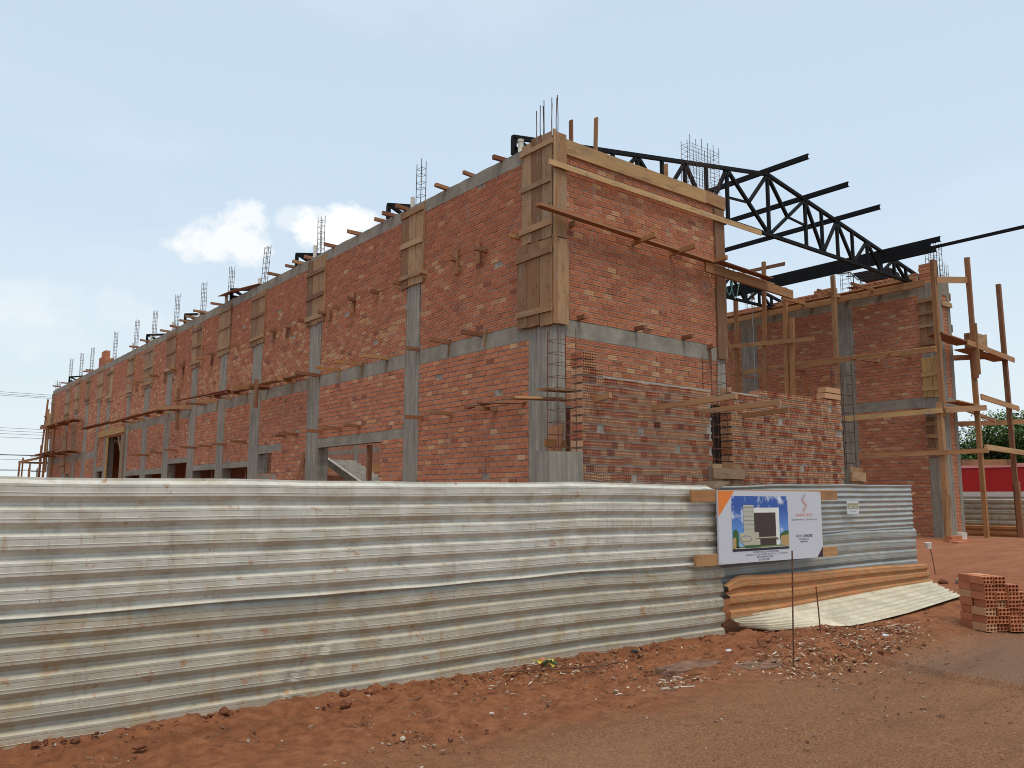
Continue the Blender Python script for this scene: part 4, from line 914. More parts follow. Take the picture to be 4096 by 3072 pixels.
s3b('pole', (X0-.45, 57.5, 0), (X0-.4, 57.6, 6.9), .12, .12, 'scaffold_wood'); s3b('pole', (X0-.35, 55.6, 0), (X0-.3, 55.6, 7.2), .08, .08, 'scaffold_wood'); s3b('pole', (X0-.4, 57.0, 3.0), (X0-.4, 57.2, 6.6), .1, .2, 'form_wood')
for i, (a, b, z) in enumerate(((48.6, 55.4, 5.65), (49.5, 57.8, 5.72), (48.2, 54, 3.98), (50, 58.5, 4.02), (52, 59.5, 4.1))): s3b('deck_board', (X0-.45-.05*i, a, z), (X0-.4, b, z+.06), .5, .04, 'form_wood' if i % 2 else 'red_wood')
for y in (49.5, 52.5, 56): s3b('putlog', (X0+.1, y, 5.62), (X0-.8, y, 5.62)); s3b('putlog', (X0+.1, y+.3, 3.94), (X0-.8, y+.3, 3.94))
s3b('rail', (X0-.4, 60, 5.9), (X0-.4, 54.9, 5.8), .06, .16, 'scaffold_wood')

# ------------------------------------------------------------------ corrugated fence
def trap_profile(z0, z1, per=.178, dep=.048, phase=0):
    """(z, outward) points from top to bottom"""
    shape = [(0, 0), (.018, 0), (.020, .003), (.044, dep-.003), (.046, dep), (.064, dep), (.066, dep-.004), (.069, dep-.004), (.071, dep), (.104, dep), (.106, dep+.003), (.109, dep+.003), (.111, dep), (.132, dep), (.135, dep-.003), (.174, .003), (.176, 0)]
    pts = []; z = z1+phase; 
    while z > z0-.2:
        for a, o in shape: pts.append((z-a, o))
        z -= per
    return [(min(max(a, z0), z1), o) for a, o in pts if z0-.02 <= a <= z1+.02]
def sine_profile(z0, z1, per=.076, dep=.018):
    n = int((z1-z0)/per*8); return [(z1-(z1-z0)*k/n, dep*(.5-.5*math.cos(2*math.pi*(z1-(z1-z0)*k/n)/per))) for k in range(n+1)]
def sheet(name, parent, prof, x0, x1, y, mat, dx=.045, dents=(), seed=1, slope=0, ztop=0, lean=0, rag=.0, zlo=0):
    n = max(2, int((x1-x0)/dx)); xs = np.linspace(x0, x1, n+1); m_ = len(prof)
    zz = np.array([p[0] for p in prof]); oo = np.array([p[1] for p in prof]); zmin, zmax = zz.min(), zz.max()
    r = np.random.default_rng(seed)
    Xg = np.repeat(xs[:, None], m_, 1); Zg = np.repeat(zz[None], n+1, 0); Og = np.repeat(oo[None], n+1, 0)
    t = (Zg-zmin)/(zmax-zmin)
    Yg = y-Og+.010*vnoise(Xg, Zg, 1.4, seed)+.003*vnoise(Xg, Zg, 4, seed+1)+.0006*vnoise(Xg, Zg, 14, seed+2)+lean*(1-t)
    for (xc, zc, wx, wz, amp, sl) in dents:
        amp *= .36; wx *= .8
        d = ((Xg-xc-sl*(Zg-zc))/wx)**2; e = ((Zg-zc)/wz)**2
        Yg += amp*np.exp(-d-e); Yg += -.45*amp*np.exp(-((Xg-xc-wx*1.7-sl*(Zg-zc))/wx)**2-e)
    Zo = slope*(Xg-x0)+.008*vnoise(Xg, Xg*0, 1.1, seed+5)+.006*vnoise(Xg, Xg*0, 4, seed+6)*(np.abs(t-.5)*2)**2
    edge = rag*vnoise(Zg*3, Zg*0, 9, seed+9)
    Xr = Xg.copy(); Xr[-1] += edge[-1]; Xr[0] += edge[0]
    Zg2 = Zg+Zo+.0035*vnoise(Xg, Zg*3, 2.2, seed+8)*np.sin(np.pi*np.clip(t, 0, 1))
    o0 = np.array(wloc(parent)[:]) if parent else np.zeros(3)
    V = np.stack([Xr, Yg, Zg2], -1).reshape(-1, 3); lc = V.copy(); lc[:, 2] = (t*(zmax-zmin)+(0 if zlo == 0 else .3)).ravel()
    ii, jj = np.meshgrid(np.arange(n), np.arange(m_-1), indexing='ij'); q = (ii*m_+jj).ravel(); F = np.stack([q, q+1, q+m_+1, q+m_], -1)
    me = np_mesh(name, V-o0, F); finish(me, lc.astype(np.float32), None, mat); me.polygons.foreach_set('use_smooth', [False]*len(me.polygons))
    o = bpy.data.objects.new(name, me); COL.objects.link(o)
    if parent: o.parent = parent
    return o
YF = 6.5
fn = thing('corrugated_fence', 'long fence of dented galvanised trapezoidal sheets in two rows along the roadside', 'fence', (2.7, YF, 0))
DU = [(2.35, 1.45, .03, .3, .02, -.15), (3.35, 1.5, .035, .16, .02, .25), (4.35, 1.55, .04, .14, .022, -.4), (6.0, 1.45, .03, .4, .018, .05), (5.2, 1.0, .04, .14, .024, .2), (3.9, .98, .05, .15, .02, -.4), (1.2, 1.5, .12, .2, .01, -1.5), (.9, 1.2, .03, .2, .01, .3), (4.7, 1.1, .03, .1, .02, 0)]
DL = [(3.35, .58, .06, .2, .035, -.25), (3.1, .32, .06, .16, .045, .6), (2.85, .14, .05, .12, .05, .5), (3.7, .4, .05, .15, .03, .3), (5.2, .3, .05, .1, .02, 0), (1.2, .66, .04, .1, .02, .2), (6.1, .2, .05, .1, .02, .3), (2.6, .42, .25, .15, .02, 0)]
sheet('sheet', fn, trap_profile(.82, 1.76), -3.2, 8.32, YF, 'galvanised', dents=DU, seed=11, slope=.0035, rag=.02, zlo=1, dx=.035)
sheet('sheet', fn, trap_profile(-.04, .90, phase=-.06), -3.4, 8.45, YF+.03, 'galvanised_dirty', dents=DL, seed=13, rag=.012, dx=.035)
for x in (-2.2, .6, 3.4, 6.2, 8.2): MB().span((x, YF+.09, -.1), (x+.09, YF+.17, 1.72)).build('post', 'red_wood', fn)
fr = thing('corrugated_fence', 'right-hand fence of finely rippled blue-grey sheets behind the sign', 'fence', (11, YF, .1))
sheet('sheet', fr, sine_profile(1.12, 1.80), 8.42, 13.5, YF+.06, 'galvanised_blue', dents=[(9.0, 1.72, .3, .1, -.03, 0), (12.6, 1.6, .05, .2, .02, .2)], seed=21, slope=.014, rag=.015, zlo=1)
sheet('sheet', fr, trap_profile(.42, 1.15, .16, .026), 8.44, 13.58, YF+.075, 'galvanised_blue', dents=[(10.5, .9, .08, .15, .02, .2), (12.4, .8, .06, .15, .02, .2)], seed=22, slope=.006, rag=.02, zlo=1)
for x in (8.5, 10.9, 13.3): MB().span((x, YF+.12, -.1), (x+.09, YF+.2, 1.78)).build('post', 'red_wood', fr)
# curled flap on top of the joint
fl = MB(); v = []; f = []
for k in range(13):
    a = k/12
    for j in range(4): v.append((8.05+.52*a, YF-.045-.05*math.sin(math.pi*a)*(j/3)-.01*j, 1.80+.012-.05*math.sin(math.pi*a)**2*(1-j/3)*1.3+.012*j))
for k in range(12):
    for j in range(3): f.append((k*4+j, k*4+j+1, k*4+j+5, k*4+j+4))
fl.raw(v, f); fl.build('curled_flap', 'pale_sheet', fr, smooth=True)
# rust-brown sheet leaning on the foot of the fence
rs = thing('rusty_sheet', 'rust-brown trapezoidal sheet standing against the foot of the right-hand fence', 'metal sheet', (11, YF-.05, .2))
pr = trap_profile(.17, .70, .2, .045, -.02)
o = sheet('sheet', rs, pr, 8.46, 13.62, YF-.03, 'rust_sheet', dents=[(8.9, .5, .1, .2, -.03, .5)], seed=31, slope=0, rag=.03, zlo=1)
co = np.array([v.co[:] for v in o.data.vertices]); X = co[:, 0]+11
co[:, 2] += (.0)*X; a = (X-8.46)/5.16
# the lower edge climbs to the right, the left corners are rounded
zz = co[:, 2]+.2; t = (zz-.17)/.53
newz = (.20+.14*a)*(1-t)+(.72-.085*a)*t
rx = np.clip((8.85-X)/.4, 0, 1); newz -= rx**2*.12*np.clip(t-.5, 0, 1)*2
co[:, 2] = newz-.2; co[:, 1] += -.05*(1-t)-.012*np.sin(a*9)
o.data.vertices.foreach_set('co', co.astype(np.float32).ravel()); o.data.update()
# pale sheet peeled off and lying on the soil
ps = thing('bent_pale_sheet', 'pale bent corrugated sheet sagging from the fence foot onto the soil', 'metal sheet', (11, 6.2, 0))
n, mm_ = 130, 60; V = np.zeros((n+1, mm_+1, 3))
for i in range(n+1):
    a = i/n
    A = np.array([8.46+5.22*a, YF-.10-.03*math.sin(a*5), .215+.14*a])
    pts_ = [(0, 8.62, 6.36, .06), (.10, 9.0, 6.24, .005), (.26, 9.85, 5.68, .0), (.6, 11.2, 5.56, .02), (1, 12.75, 5.52, .05)]
    for (t0, *p0), (t1, *p1) in zip(pts_[:-1], pts_[1:]):
        if t0 <= a <= t1:
            u_ = (a-t0)/(t1-t0); Bx, By, dz_ = [p0[q_]*(1-u_)+p1[q_]*u_ for q_ in range(3)]
    Bz = float(gz(Bx, By))+.012+dz_
    Bp = np.array([Bx, By, Bz])
    for j in range(mm_+1):
        s = j/mm_; P = A*(1-s)+Bp*s; P[2] += -.10*math.sin(math.pi*s)*(.6+.4*a)*.35; P[1] += -.03*math.sin(math.pi*s)
        w = .011*math.sin(s*2*math.pi*7+.4*math.sin(a*6)); P[2] += w*.8; P[1] -= w*.6
        P[0] += .03*math.sin(j*.9)*(1 if i in (0, n) else 0)
        V[i, j] = P
V[..., 1] += .006*vnoise(V[..., 0], V[..., 2], 4, 77)
ii, jj = np.meshgrid(np.arange(n), np.arange(mm_), indexing='ij'); q = (ii*(mm_+1)+jj).ravel(); F = np.stack([q, q+1, q+mm_+2, q+mm_+1], -1)
me = np_mesh('sheet', V.reshape(-1, 3)-np.array([11, 6.2, 0]), F); lcv = V.reshape(-1, 3).copy(); lcv[:, 2] += .3; finish(me, lcv.astype(np.float32), None, 'pale_sheet', True)
o = bpy.data.objects.new('sheet', me); COL.objects.link(o); o.parent = ps

# ------------------------------------------------------------------ site sign
plank('sign_rail', 'upper brown board holding the sign on the fence', (7.77, 6.40, 1.665), (10.96, 6.40, 1.695), .03, .13, 'scaffold_wood')
plank('sign_rail', 'lower brown board holding the sign on the fence', (7.83, 6.40, .915), (10.90, 6.40, .915), .03, .13, 'scaffold_wood')
SW, SH = 2.26, .885
sg = thing('site_sign', 'white construction sign board with a rendered shop picture and orange corner', 'sign', (8.22, 6.365, .852))
def flat(name, c, rough=.5): 
    m = NT(name); p = m.geo(); return m.col(m.mix(m.math('MULTIPLY', m.noise(p, 5, 5), .18), c, tuple(x*.7 for x in c)), rough)
flat('sign_white', (.52, .54, .60), .45); flat('sign_orange', (.72, .20, .035)); flat('sign_dark', (.05, .02, .035)); flat('sign_grey', (.13, .13, .15)); flat('sign_red', (.62, .12, .05)); flat('pic_white', (.68, .70, .66)); flat('pic_stone', (.44, .42, .32)); flat('pic_tower', (.42, .43, .37)); flat('pic_glass', (.055, .035, .035)); flat('pic_green', (.04, .11, .03)); flat('pic_grass', (.12, .2, .05)); flat('pic_tan', (.42, .28, .12)); flat('pic_road', (.03, .022, .03)); flat('pic_line', (.5, .5, .5)); flat('pic_brown', (.12, .07, .035))
m = NT('pic_sky'); tcn = m.n('ShaderNodeTexCoord').outputs['Object']; spp = m.n('ShaderNodeSeparateXYZ'); m.t.links.new(tcn, spp.inputs[0])
cc = m.ramp(m.math('DIVIDE', spp.outputs[2], .7), [(.2, (.30, .48, .72)), (.55, (.10, .25, .60)), (.95, (.03, .09, .35))])
cl = m.step(m.noise(tcn, 4.5, 6, .6), .52, .68); m.col(m.mix(m.math('MULTIPLY', cl, .8), cc, (.75, .8, .85)), .4)
def poly(name, mat, pts, lay, parent=None):
    """flat print on the board: s from the left, t from the top (0..1), lay = printed layer"""
    y = -.0125-.0007*lay
    o = MB().raw([(sg.location.x+s*SW, sg.location.y+y, sg.location.z+(1-t)*SH) for s, t in pts], [tuple(range(len(pts)))]).build(name, mat, parent or sg)
    return o
MB().span((sg.location.x, sg.location.y-.012, sg.location.z), (sg.location.x+SW, sg.location.y+.012, sg.location.z+SH)).build('panel', 'sign_white', sg)
def rect(s0, t0, s1, t1): return [(s0, t1), (s1, t1), (s1, t0), (s0, t0)]
poly('orange_corner', 'sign_orange', [(.003, .36), (.145, .004), (.003, .004)], 1)
poly('dark_corner', 'sign_dark', [(.935, .997), (.998, .997), (.998, .84)], 1)
pic = MB().raw([(8.22+.115*SW, 6.365-.0135, .852+.16*SH), (8.22+.645*SW, 6.365-.0135, .852+.16*SH), (8.22+.645*SW, 6.365-.0135, .852+.925*SH), (8.22+.115*SW, 6.365-.0135, .852+.925*SH)], [(0, 1, 2, 3)]).build('picture', 'pic_sky', sg)
poly('picture_road', 'pic_road', rect(.115, .80, .645, .84), 3, pic); poly('picture_lawn', 'pic_grass', rect(.14, .775, .645, .80), 3, pic)
poly('picture_tree', 'pic_green', [(.115, .80), (.175, .80), (.17, .58), (.15, .53), (.125, .56)], 3, pic); poly('picture_tree', 'pic_green', [(.55, .70), (.645, .66), (.645, .57), (.60, .58), (.56, .63)], 3, pic)
poly('picture_wall', 'pic_tan', rect(.118, .65, .148, .80), 4, pic); poly('picture_wall', 'pic_tan', [(.565, .78), (.645, .80), (.645, .63), (.565, .65)], 4, pic)
poly('picture_frame', 'pic_white', rect(.30, .24, .555, .775), 4, pic); poly('picture_glass', 'pic_glass', rect(.31, .31, .52, .775), 5, pic)
poly('picture_tower', 'pic_tower', rect(.218, .20, .315, .60), 6, pic)
for k in range(6): poly('picture_tower_line', 'pic_road', rect(.218, .235+.06*k, .315, .239+.06*k), 7, pic)
poly('picture_base', 'pic_stone', [(.18, .70), (.235, .78), (.365, .78), (.365, .68), (.355, .68), (.355, .585), (.18, .585)], 7, pic)
poly('picture_awning', 'pic_brown', [(.315, .67), (.53, .67), (.55, .70), (.36, .68)], 8, pic); poly('picture_awning_edge', 'pic_stone', rect(.335, .655, .52, .668), 8, pic)
poly('picture_hedge', 'pic_green', rect(.225, .762, .37, .80), 9, pic); poly('picture_kerb', 'pic_line', rect(.14, .796, .645, .806), 9, pic)
el_ = [(.235+.052*math.cos(2*math.pi*k/24), .672+.045*math.sin(2*math.pi*k/24)) for k in range(24)]; el2 = [(.235+.047*math.cos(2*math.pi*k/24), .672+.037*math.sin(2*math.pi*k/24)) for k in range(24)]
poly('picture_badge', 'sign_grey', el_[::-1], 9, pic); poly('picture_badge', 'pic_stone', el2[::-1], 10, pic); poly('picture_badge_drop', 'pic_sky', [(.225, .645), (.24, .645), (.237, .615), (.23, .615)], 11, pic)
# company mark: three slanted outlined bars
def slat(a, b, w, mat, lay):
    ax, ay = a; bx, by = b; dx, dy = (bx-ax)*SW, (by-ay)*SH; L = math.hypot(dx, dy); nx_, ny_ = -dy/L*w/SW, dx/L*w/SH
    for k, (ww, mt) in enumerate(((1, mat), (.55, 'sign_white'))):
        e = (1-ww)*.35; p0 = (ax+(bx-ax)*e*.3, ay+(by-ay)*e*.3); p1 = (bx-(bx-ax)*e*.3, by-(by-ay)*e*.3)
        poly('logo_bar', mt, [(p0[0]+nx_*ww, p0[1]+ny_*ww), (p1[0]+nx_*ww, p1[1]+ny_*ww), (p1[0]-nx_*ww, p1[1]-ny_*ww), (p0[0]-nx_*ww, p0[1]-ny_*ww)][::-1], lay+k)
slat((.832, .045), (.795, .125), .017, 'sign_grey', 2); slat((.795, .125), (.842, .205), .017, 'sign_red', 4); slat((.842, .205), (.803, .29), .017, 'sign_red', 6)
def text(s, cx, t, w, hgt, mat, bold=0, sp=1.0, parent=None, loc=None, name='lettering'):
    cu = bpy.data.curves.new('txt', 'FONT'); cu.body = s; cu.align_x = 'CENTER'; cu.size = 1; cu.offset = bold; cu.space_character = sp
    ob = bpy.data.objects.new('txt', cu); COL.objects.link(ob); bpy.context.view_layer.update()
    dg = bpy.context.evaluated_depsgraph_get(); me = bpy.data.meshes.new_from_object(ob.evaluated_get(dg)); bpy.data.objects.remove(ob); bpy.data.curves.remove(cu)
    co = np.array([v.co[:] for v in me.vertices]); mn, mx = co.min(0), co.max(0)
    co2 = np.zeros_like(co); co2[:, 0] = (co[:, 0]-(mn[0]+mx[0])/2)/(mx[0]-mn[0])*w; co2[:, 2] = (co[:, 1]-mn[1])/(mx[1]-mn[1])*hgt
    me.vertices.foreach_set('co', co2.astype(np.float32).ravel()); me.update(); me.name = name; me.materials.clear(); me.materials.append(MATS[mat])
    o = bpy.data.objects.new(name, me); COL.objects.link(o); o.parent = parent or sg
    o.location = loc or (cx*SW, -.0135, (1-t)*SH); return o
text('SANCHES', .81, .375, .39, .038, 'sign_red', .012, 1.35); text('ENGENHARIA & CONSTRUÇÃO', .815, .44, .60, .030, 'sign_grey', 0)
text('BRUNO', .755, .685, .17, .036, 'sign_grey', 0); text('SANCHES', .845, .685, .205, .036, 'sign_dark', .02); text('ENGENHEIRO CIVIL', .80, .725, .24, .022, 'sign_grey', .0); text('CREA/RO 8140 D', .80, .762, .17, .022, 'sign_dark', .015)
text('PROPRIETÁRIO: E. B. MÓVEIS EIRELI', .42, .875, .55, .026, 'sign_grey', .01); text('ENDEREÇO: AV. DAS NAÇÕES, 2514 A-65, Q. 17 - CENTRO/RO', .43, .912, .90, .026, 'sign_grey', .01); text('METRAGEM: 787,54 M2', .41, .949, .34, .026, 'sign_grey', .01); text('ART: 8301475079', .40, .985, .25, .024, 'sign_grey', .01)
for s, t_ in ((.012, .02), (.988, .02), (.012, .98), (.988, .97)): MB().tube([(8.22+s*SW, 6.365-.016, .852+(1-t_)*SH), (8.22+s*SW, 6.365-.01, .852+(1-t_)*SH)], .006, 6).build('nail', 'dark_iron', sg)
# small notice
nc = thing('small_notice', 'small white paper notice stuck on the rippled fence right of the sign', 'notice', (11.48, 6.46, 1.40))
MB().span((11.33, 6.455, 1.42), (11.65, 6.46, 1.61)).build('paper', 'sign_white', nc)
flat('notice_gold', (.30, .25, .09)); MB().span((11.345, 6.4525, 1.50), (11.635, 6.4535, 1.575)).build('printed_band', 'notice_gold', nc)
text('2355-30', 0, 0, .24, .045, 'sign_white', .02, parent=nc, loc=(0, -.0095, .11))
text('2355-30', 0, 0, .18, .02, 'notice_gold', .0, parent=nc, loc=(0, -.0065, .05))
tag(MB().span((13.28, 6.44, 1.71), (13.38, 6.45, 1.75)).build('rust_patch', 'rust_sheet'), 'tiny rusty patch of metal nailed on the rippled fence by its right end', 'patch')

# ------------------------------------------------------------------ stakes, bricks and litter in front
def stake(lab, x, y, zt, tx=0, ty=0, r=.0085):
    z = float(gz(x, y)); return tag(MB().tube([(x, y, z-.12), (x+tx*.5, y+ty*.5, (z+zt)/2), (x+tx, y+ty, zt)], r, 6).build('rebar_stake', 'rusty_rebar'), lab, 'stake', 'rebar stakes in the soil')
stake('taller thin rusty rebar stake standing in the soil before the sign', 7.50, 4.93, 1.12, .03, -.02); stake('shorter thin rusty rebar stake leaning before the pale sheet', 8.82, 5.42, .64, -.03, .02)
stake('rebar stake with a white cup on top, beyond the end of the fence', 15.6, 7.22, .80, -.08, .05)
tag(MB().tube([(15.50, 7.28, .74), (15.49, 7.285, .85)], [.05, .065], 10).build('plastic_cup', 'pvc'), 'white plastic cup upside down on the rebar stake beyond the fence', 'cup')
bs = thing('brick_stack', 'low stack of new hollow bricks on the soil at the right edge', 'brick stack', (10.95, 4.5, 0)); bs.rotation_euler = (0, 0, R(-32))
tv, tf = TPL['hole']
def hbrick(parent, x, y, z, tone, rot=0, L=.24):
    tq = round(tone*12)/12; key = ('stack', tq)
    if key not in TONEM:
        v = tv.copy(); v[:, 1] = np.where(v[:, 1] > .1, L, v[:, 1]); me = np_mesh('hollow_block', v, tf); finish(me, None, np.full(len(tf), tq, np.float32), 'stack_brick'); TONEM[key] = me
    o = bpy.data.objects.new('brick', TONEM[key]); COL.objects.link(o); o.parent = parent; o.location = Vector((x, y, z))-Vector(parent.location); o.scale = (.14, 1, .09); o.rotation_euler = (0, 0, rot); return o
for k in range(7):
    for j in range(6):
        for d in range(2):
            if k == 6 and j > 1: continue
            if k == 5 and j > 2-d: continue
            if k == 4 and j > 3: continue
            if k == 3 and j > 4: continue
            x = 10.95+j*.148+rng.uniform(-.012, .012); y = 4.5+d*.25+rng.uniform(-.03, .03)*(j > 0)
            hbrick(bs, x, y, float(gz(10.9, 4.7))+.0+k*.094, rng.choice((.3, .34, .2, .26, .6)), rng.uniform(-.05, .05))
# a second little pile farther right
bs2 = thing('brick_stack', 'collapsed end of loose hollow bricks beside the low stack', 'brick stack', (12.2, 4.1, 0))
for k in range(3):
    for j in range(3-k): hbrick(bs2, 12.10+j*.16+.05*k, 4.6+rng.uniform(-.05, .05), float(gz(12.2, 4.6))+k*.094, rng.choice((.3, .2, .7)), rng.uniform(-.2, .2))
def rock(mb, x, y, r, zoff=.3, tone=None):
    v = [(-1, -1, -1), (1, -1, -1), (1, 1, -1), (-1, 1, -1), (-1, -1, 1), (1, -1, 1), (1, 1, 1), (-1, 1, 1)]
    a = rng.uniform(0, 6.28); z = float(gz(x, y)); sx_, sy_, sz_ = r*rng.uniform(.6, 1.2), r*rng.uniform(.6, 1.2), r*rng.uniform(.35, .8)
    vv = []
    for p in v:
        q = [p[0]*sx_*rng.uniform(.45, 1), p[1]*sy_*rng.uniform(.45, 1), p[2]*sz_*rng.uniform(.5, 1)]
        vv.append((x+q[0]*math.cos(a)-q[1]*math.sin(a), y+q[0]*math.sin(a)+q[1]*math.cos(a), z+q[2]+sz_*zoff))
    mb.raw(vv, [(0, 3, 2, 1), (4, 5, 6, 7), (0, 1, 5, 4), (1, 2, 6, 5), (2, 3, 7, 6), (3, 0, 4, 7)], None, tone)
m = NT('pebble'); p = m.geo(); t = m.attr('tone').outputs['Fac']
m.col(m.mix(m.math('MULTIPLY', m.noise(p, 40, 4), .5), m.ramp(t, [(0, (.12, .05, .03)), (.4, (.20, .10, .06)), (.7, (.30, .20, .14)), (.9, (.42, .36, .28)), (1, (.55, .52, .46))]), (.2, .09, .05)), .95)
m = NT('clod'); p = m.geo(); m.col(m.ramp(m.noise(p, 14, 5, .7), [(.3, (.12, .04, .02)), (.7, (.25, .095, .048))]), .97); m.bump(m.noise(p, 40, 5, .7), 1, .02)
pb = MB()
for k in range(7000):
    d = rng.random()
    if d < .45: x, y = rng.uniform(.6, 9.5), rng.uniform(1.9, 6.4)
    elif d < .75: x, y = rng.uniform(1, 9.5), rng.gauss(5.6, .5)
    else: x, y = rng.gauss(rng.choice((2.3, 3.1, 5.9, 7.0, 8.6)), .45), rng.gauss(rng.choice((5.3, 5.0, 4.9)), .35)
    if y > 6.42 or y < 1.8: continue
    rock(pb, x, y, min(.03, rng.lognormvariate(-5.3, .55)), .25, rng.random()**1.6)
po = pb.build('gravel', 'pebble'); po['kind'] = 'stuff'; po['label'] = 'scattered gravel and grit over the roadside soil'
cl_ = MB()
for k in range(640):
    x, y = rng.uniform(1, 10.3), 6.40-abs(rng.gauss(0, .12))
    if k > 260: x, y = rng.gauss(8.9, .8), rng.gauss(5.4, .35)
    if y < 6.43: rock(cl_, x, y, rng.uniform(.005, .028)*(1 if rng.random() < .95 else 1.5), .1)
co_ = cl_.build('soil_clods', 'clod'); co_['kind'] = 'stuff'; co_['label'] = 'loose clods of red soil along the fence foot'
# litter: dry leaves, twigs, mortar crumbs
m = NT('litter'); t = m.attr('tone').outputs['Fac']; m.col(m.ramp(t, [(0, (.10, .05, .03)), (.4, (.26, .17, .10)), (.75, (.42, .33, .23)), (1, (.58, .54, .47))]), .9)
lt = MB()
for k in range(1500):
    c = rng.choice(((8.35, 4.95, .55, .25), (7.4, 5.0, .5, .25), (9.3, 5.2, .5, .3), (6.1, 5.05, .35, .1), (5.4, 6.1, .8, .25), (9.9, 5.2, .5, .2)))
    x, y = rng.gauss(c[0], c[2]), rng.gauss(c[1], c[3])
    if y > 6.38: continue
    z = float(gz(x, y))+rng.uniform(.004, .03); L = rng.uniform(.01, .05); w = rng.uniform(.003, .014); a = rng.uniform(0, 6.28); dz = rng.uniform(-.012, .012)
    ca, sa = math.cos(a), math.sin(a)
    lt.raw([(x-ca*L, y-sa*L, z-dz), (x+sa*w, y-ca*w, z+.003), (x+ca*L, y+sa*L, z+dz), (x-sa*w, y+ca*w, z+.006)], [(0, 1, 2, 3)], None, rng.random())
lo = lt.build('dry_litter', 'litter'); lo['kind'] = 'stuff'; lo['label'] = 'dry leaves and twigs lying on the soil below the sign'
def lump(name, lab, cat, x, y, r, mat, tone=None, sq=.75):
    mb = MB(); bm = bmesh.new(); bmesh.ops.create_icosphere(bm, subdivisions=2, radius=1); z = float(gz(x, y)); sd_ = rng.uniform(0, 99)
    for v in bm.verts:
        k = 1+.35*mnoise.noise(v.co*1.3+Vector((sd_, 0, 0)))+.15*mnoise.noise(v.co*4+Vector((sd_, 3, 0))); v.co = v.co*k
    mb.raw([(x+v.co.x*r, y+v.co.y*r*.9, z+v.co.z*r*sq+r*sq*.6) for v in bm.verts], [[v.index for v in f.verts] for f in bm.faces], None, tone); bm.free()
    return tag(mb.build(name, mat), lab, cat)
lump('soil_clod', 'fist-sized reddish clod on the soil before the middle of the fence', 'clod', 3.19, 6.12, .055, 'clod'); lump('soil_clod', 'smaller clod touching the fence foot above the fist-sized one', 'clod', 3.30, 6.36, .045, 'clod'); lump('soil_clod', 'clod at the fence foot left of the middle', 'clod', 2.32, 6.38, .04, 'clod')
lump('stone', 'flat reddish stone low in the soil near the left of the roadside', 'stone', 1.62, 5.98, .045, 'clod', sq=.35); lump('stone', 'pale pebble alone on the bare road in the foreground', 'stone', 3.98, 5.26, .022, 'pebble', .97, .5); lump('stone', 'pale pebble in the gravel patch left of the road centre', 'stone', 3.09, 5.09, .022, 'pebble', .95, .7)
lump('stone', 'red brick lump against the fence foot beside the green wrapper', 'stone', 5.45, 6.37, .05, 'brick', .55); lump('rubble', 'grey mortar lump on the soil behind the brick stack', 'rubble', 14.2, 6.15, .12, 'mortar', .5, .6)
lump('rubble', 'small dark rubble lump by the torn corner of the pale sheet', 'rubble', 14.05, 6.4, .08, 'clod', None, .6)
lump('scrap', 'dark crumpled scrap on the soil before the right part of the fence', 'scrap', 6.67, 6.30, .045, 'dark_iron', None, .4)
lump('paper_scrap', 'crumpled white paper scrap on the soil mound below the sign', 'scrap', 7.55, 5.75, .04, 'sign_white', None, .5); lump('paper_scrap', 'crumpled white paper scrap farther right on the soil mound', 'scrap', 9.55, 5.05, .045, 'sign_white', None, .4)
flat('wrap_green', (.05, .10, .04)); flat('wrap_yellow', (.50, .42, .06))
wr = thing('snack_wrapper', 'crumpled green and yellow wrapper by the fence foot', 'wrapper', (5.42, 6.27, 0))
for k in range(9):
    x, y = 5.42+rng.uniform(-.11, .11), 6.27+rng.uniform(-.04, .03); z = float(gz(x, y))+rng.uniform(.01, .05); a = rng.uniform(0, 3); l = rng.uniform(.03, .07)
    MB().raw([(x-l*math.cos(a), y-l*math.sin(a)*.5, z), (x+.03, y-.02, z+rng.uniform(0, .04)), (x+l*math.cos(a), y+l*math.sin(a)*.5, z+rng.uniform(-.005, .03)), (x-.02, y+.03, z+.03)], [(0, 1, 2), (0, 2, 3)]).build('fold', 'wrap_yellow' if k % 2 else 'wrap_green', wr)
def gtube(name, lab, pts, r, mat, cat='stick'): return tag(MB().tube([(x, y, float(gz(x, y))+z) for x, y, z in pts], r, 5).build(name, mat), lab, cat)
gtube('rebar_rod', 'long thin rusty rod lying flat beside the green wrapper', [(4.9, 6.28, .02), (5.6, 6.05, .02), (6.15, 5.98, .02)], .008, 'rusty_rebar', 'rod')
gtube('twig', 'bent dry twig on the soil right of the wrapper', [(5.55, 5.85, .02), (5.72, 5.84, .05), (5.82, 5.86, .07)], .007, 'litter'); gtube('twig', 'dry twig lying on the road left of centre', [(3.55, 5.92, .015), (3.75, 5.93, .03), (3.9, 6.0, .03)], .006, 'litter'); gtube('twig', 'pale thin stick beside the broken asphalt', [(5.62, 5.0, .012), (6.05, 4.83, .012)], .008, 'litter')
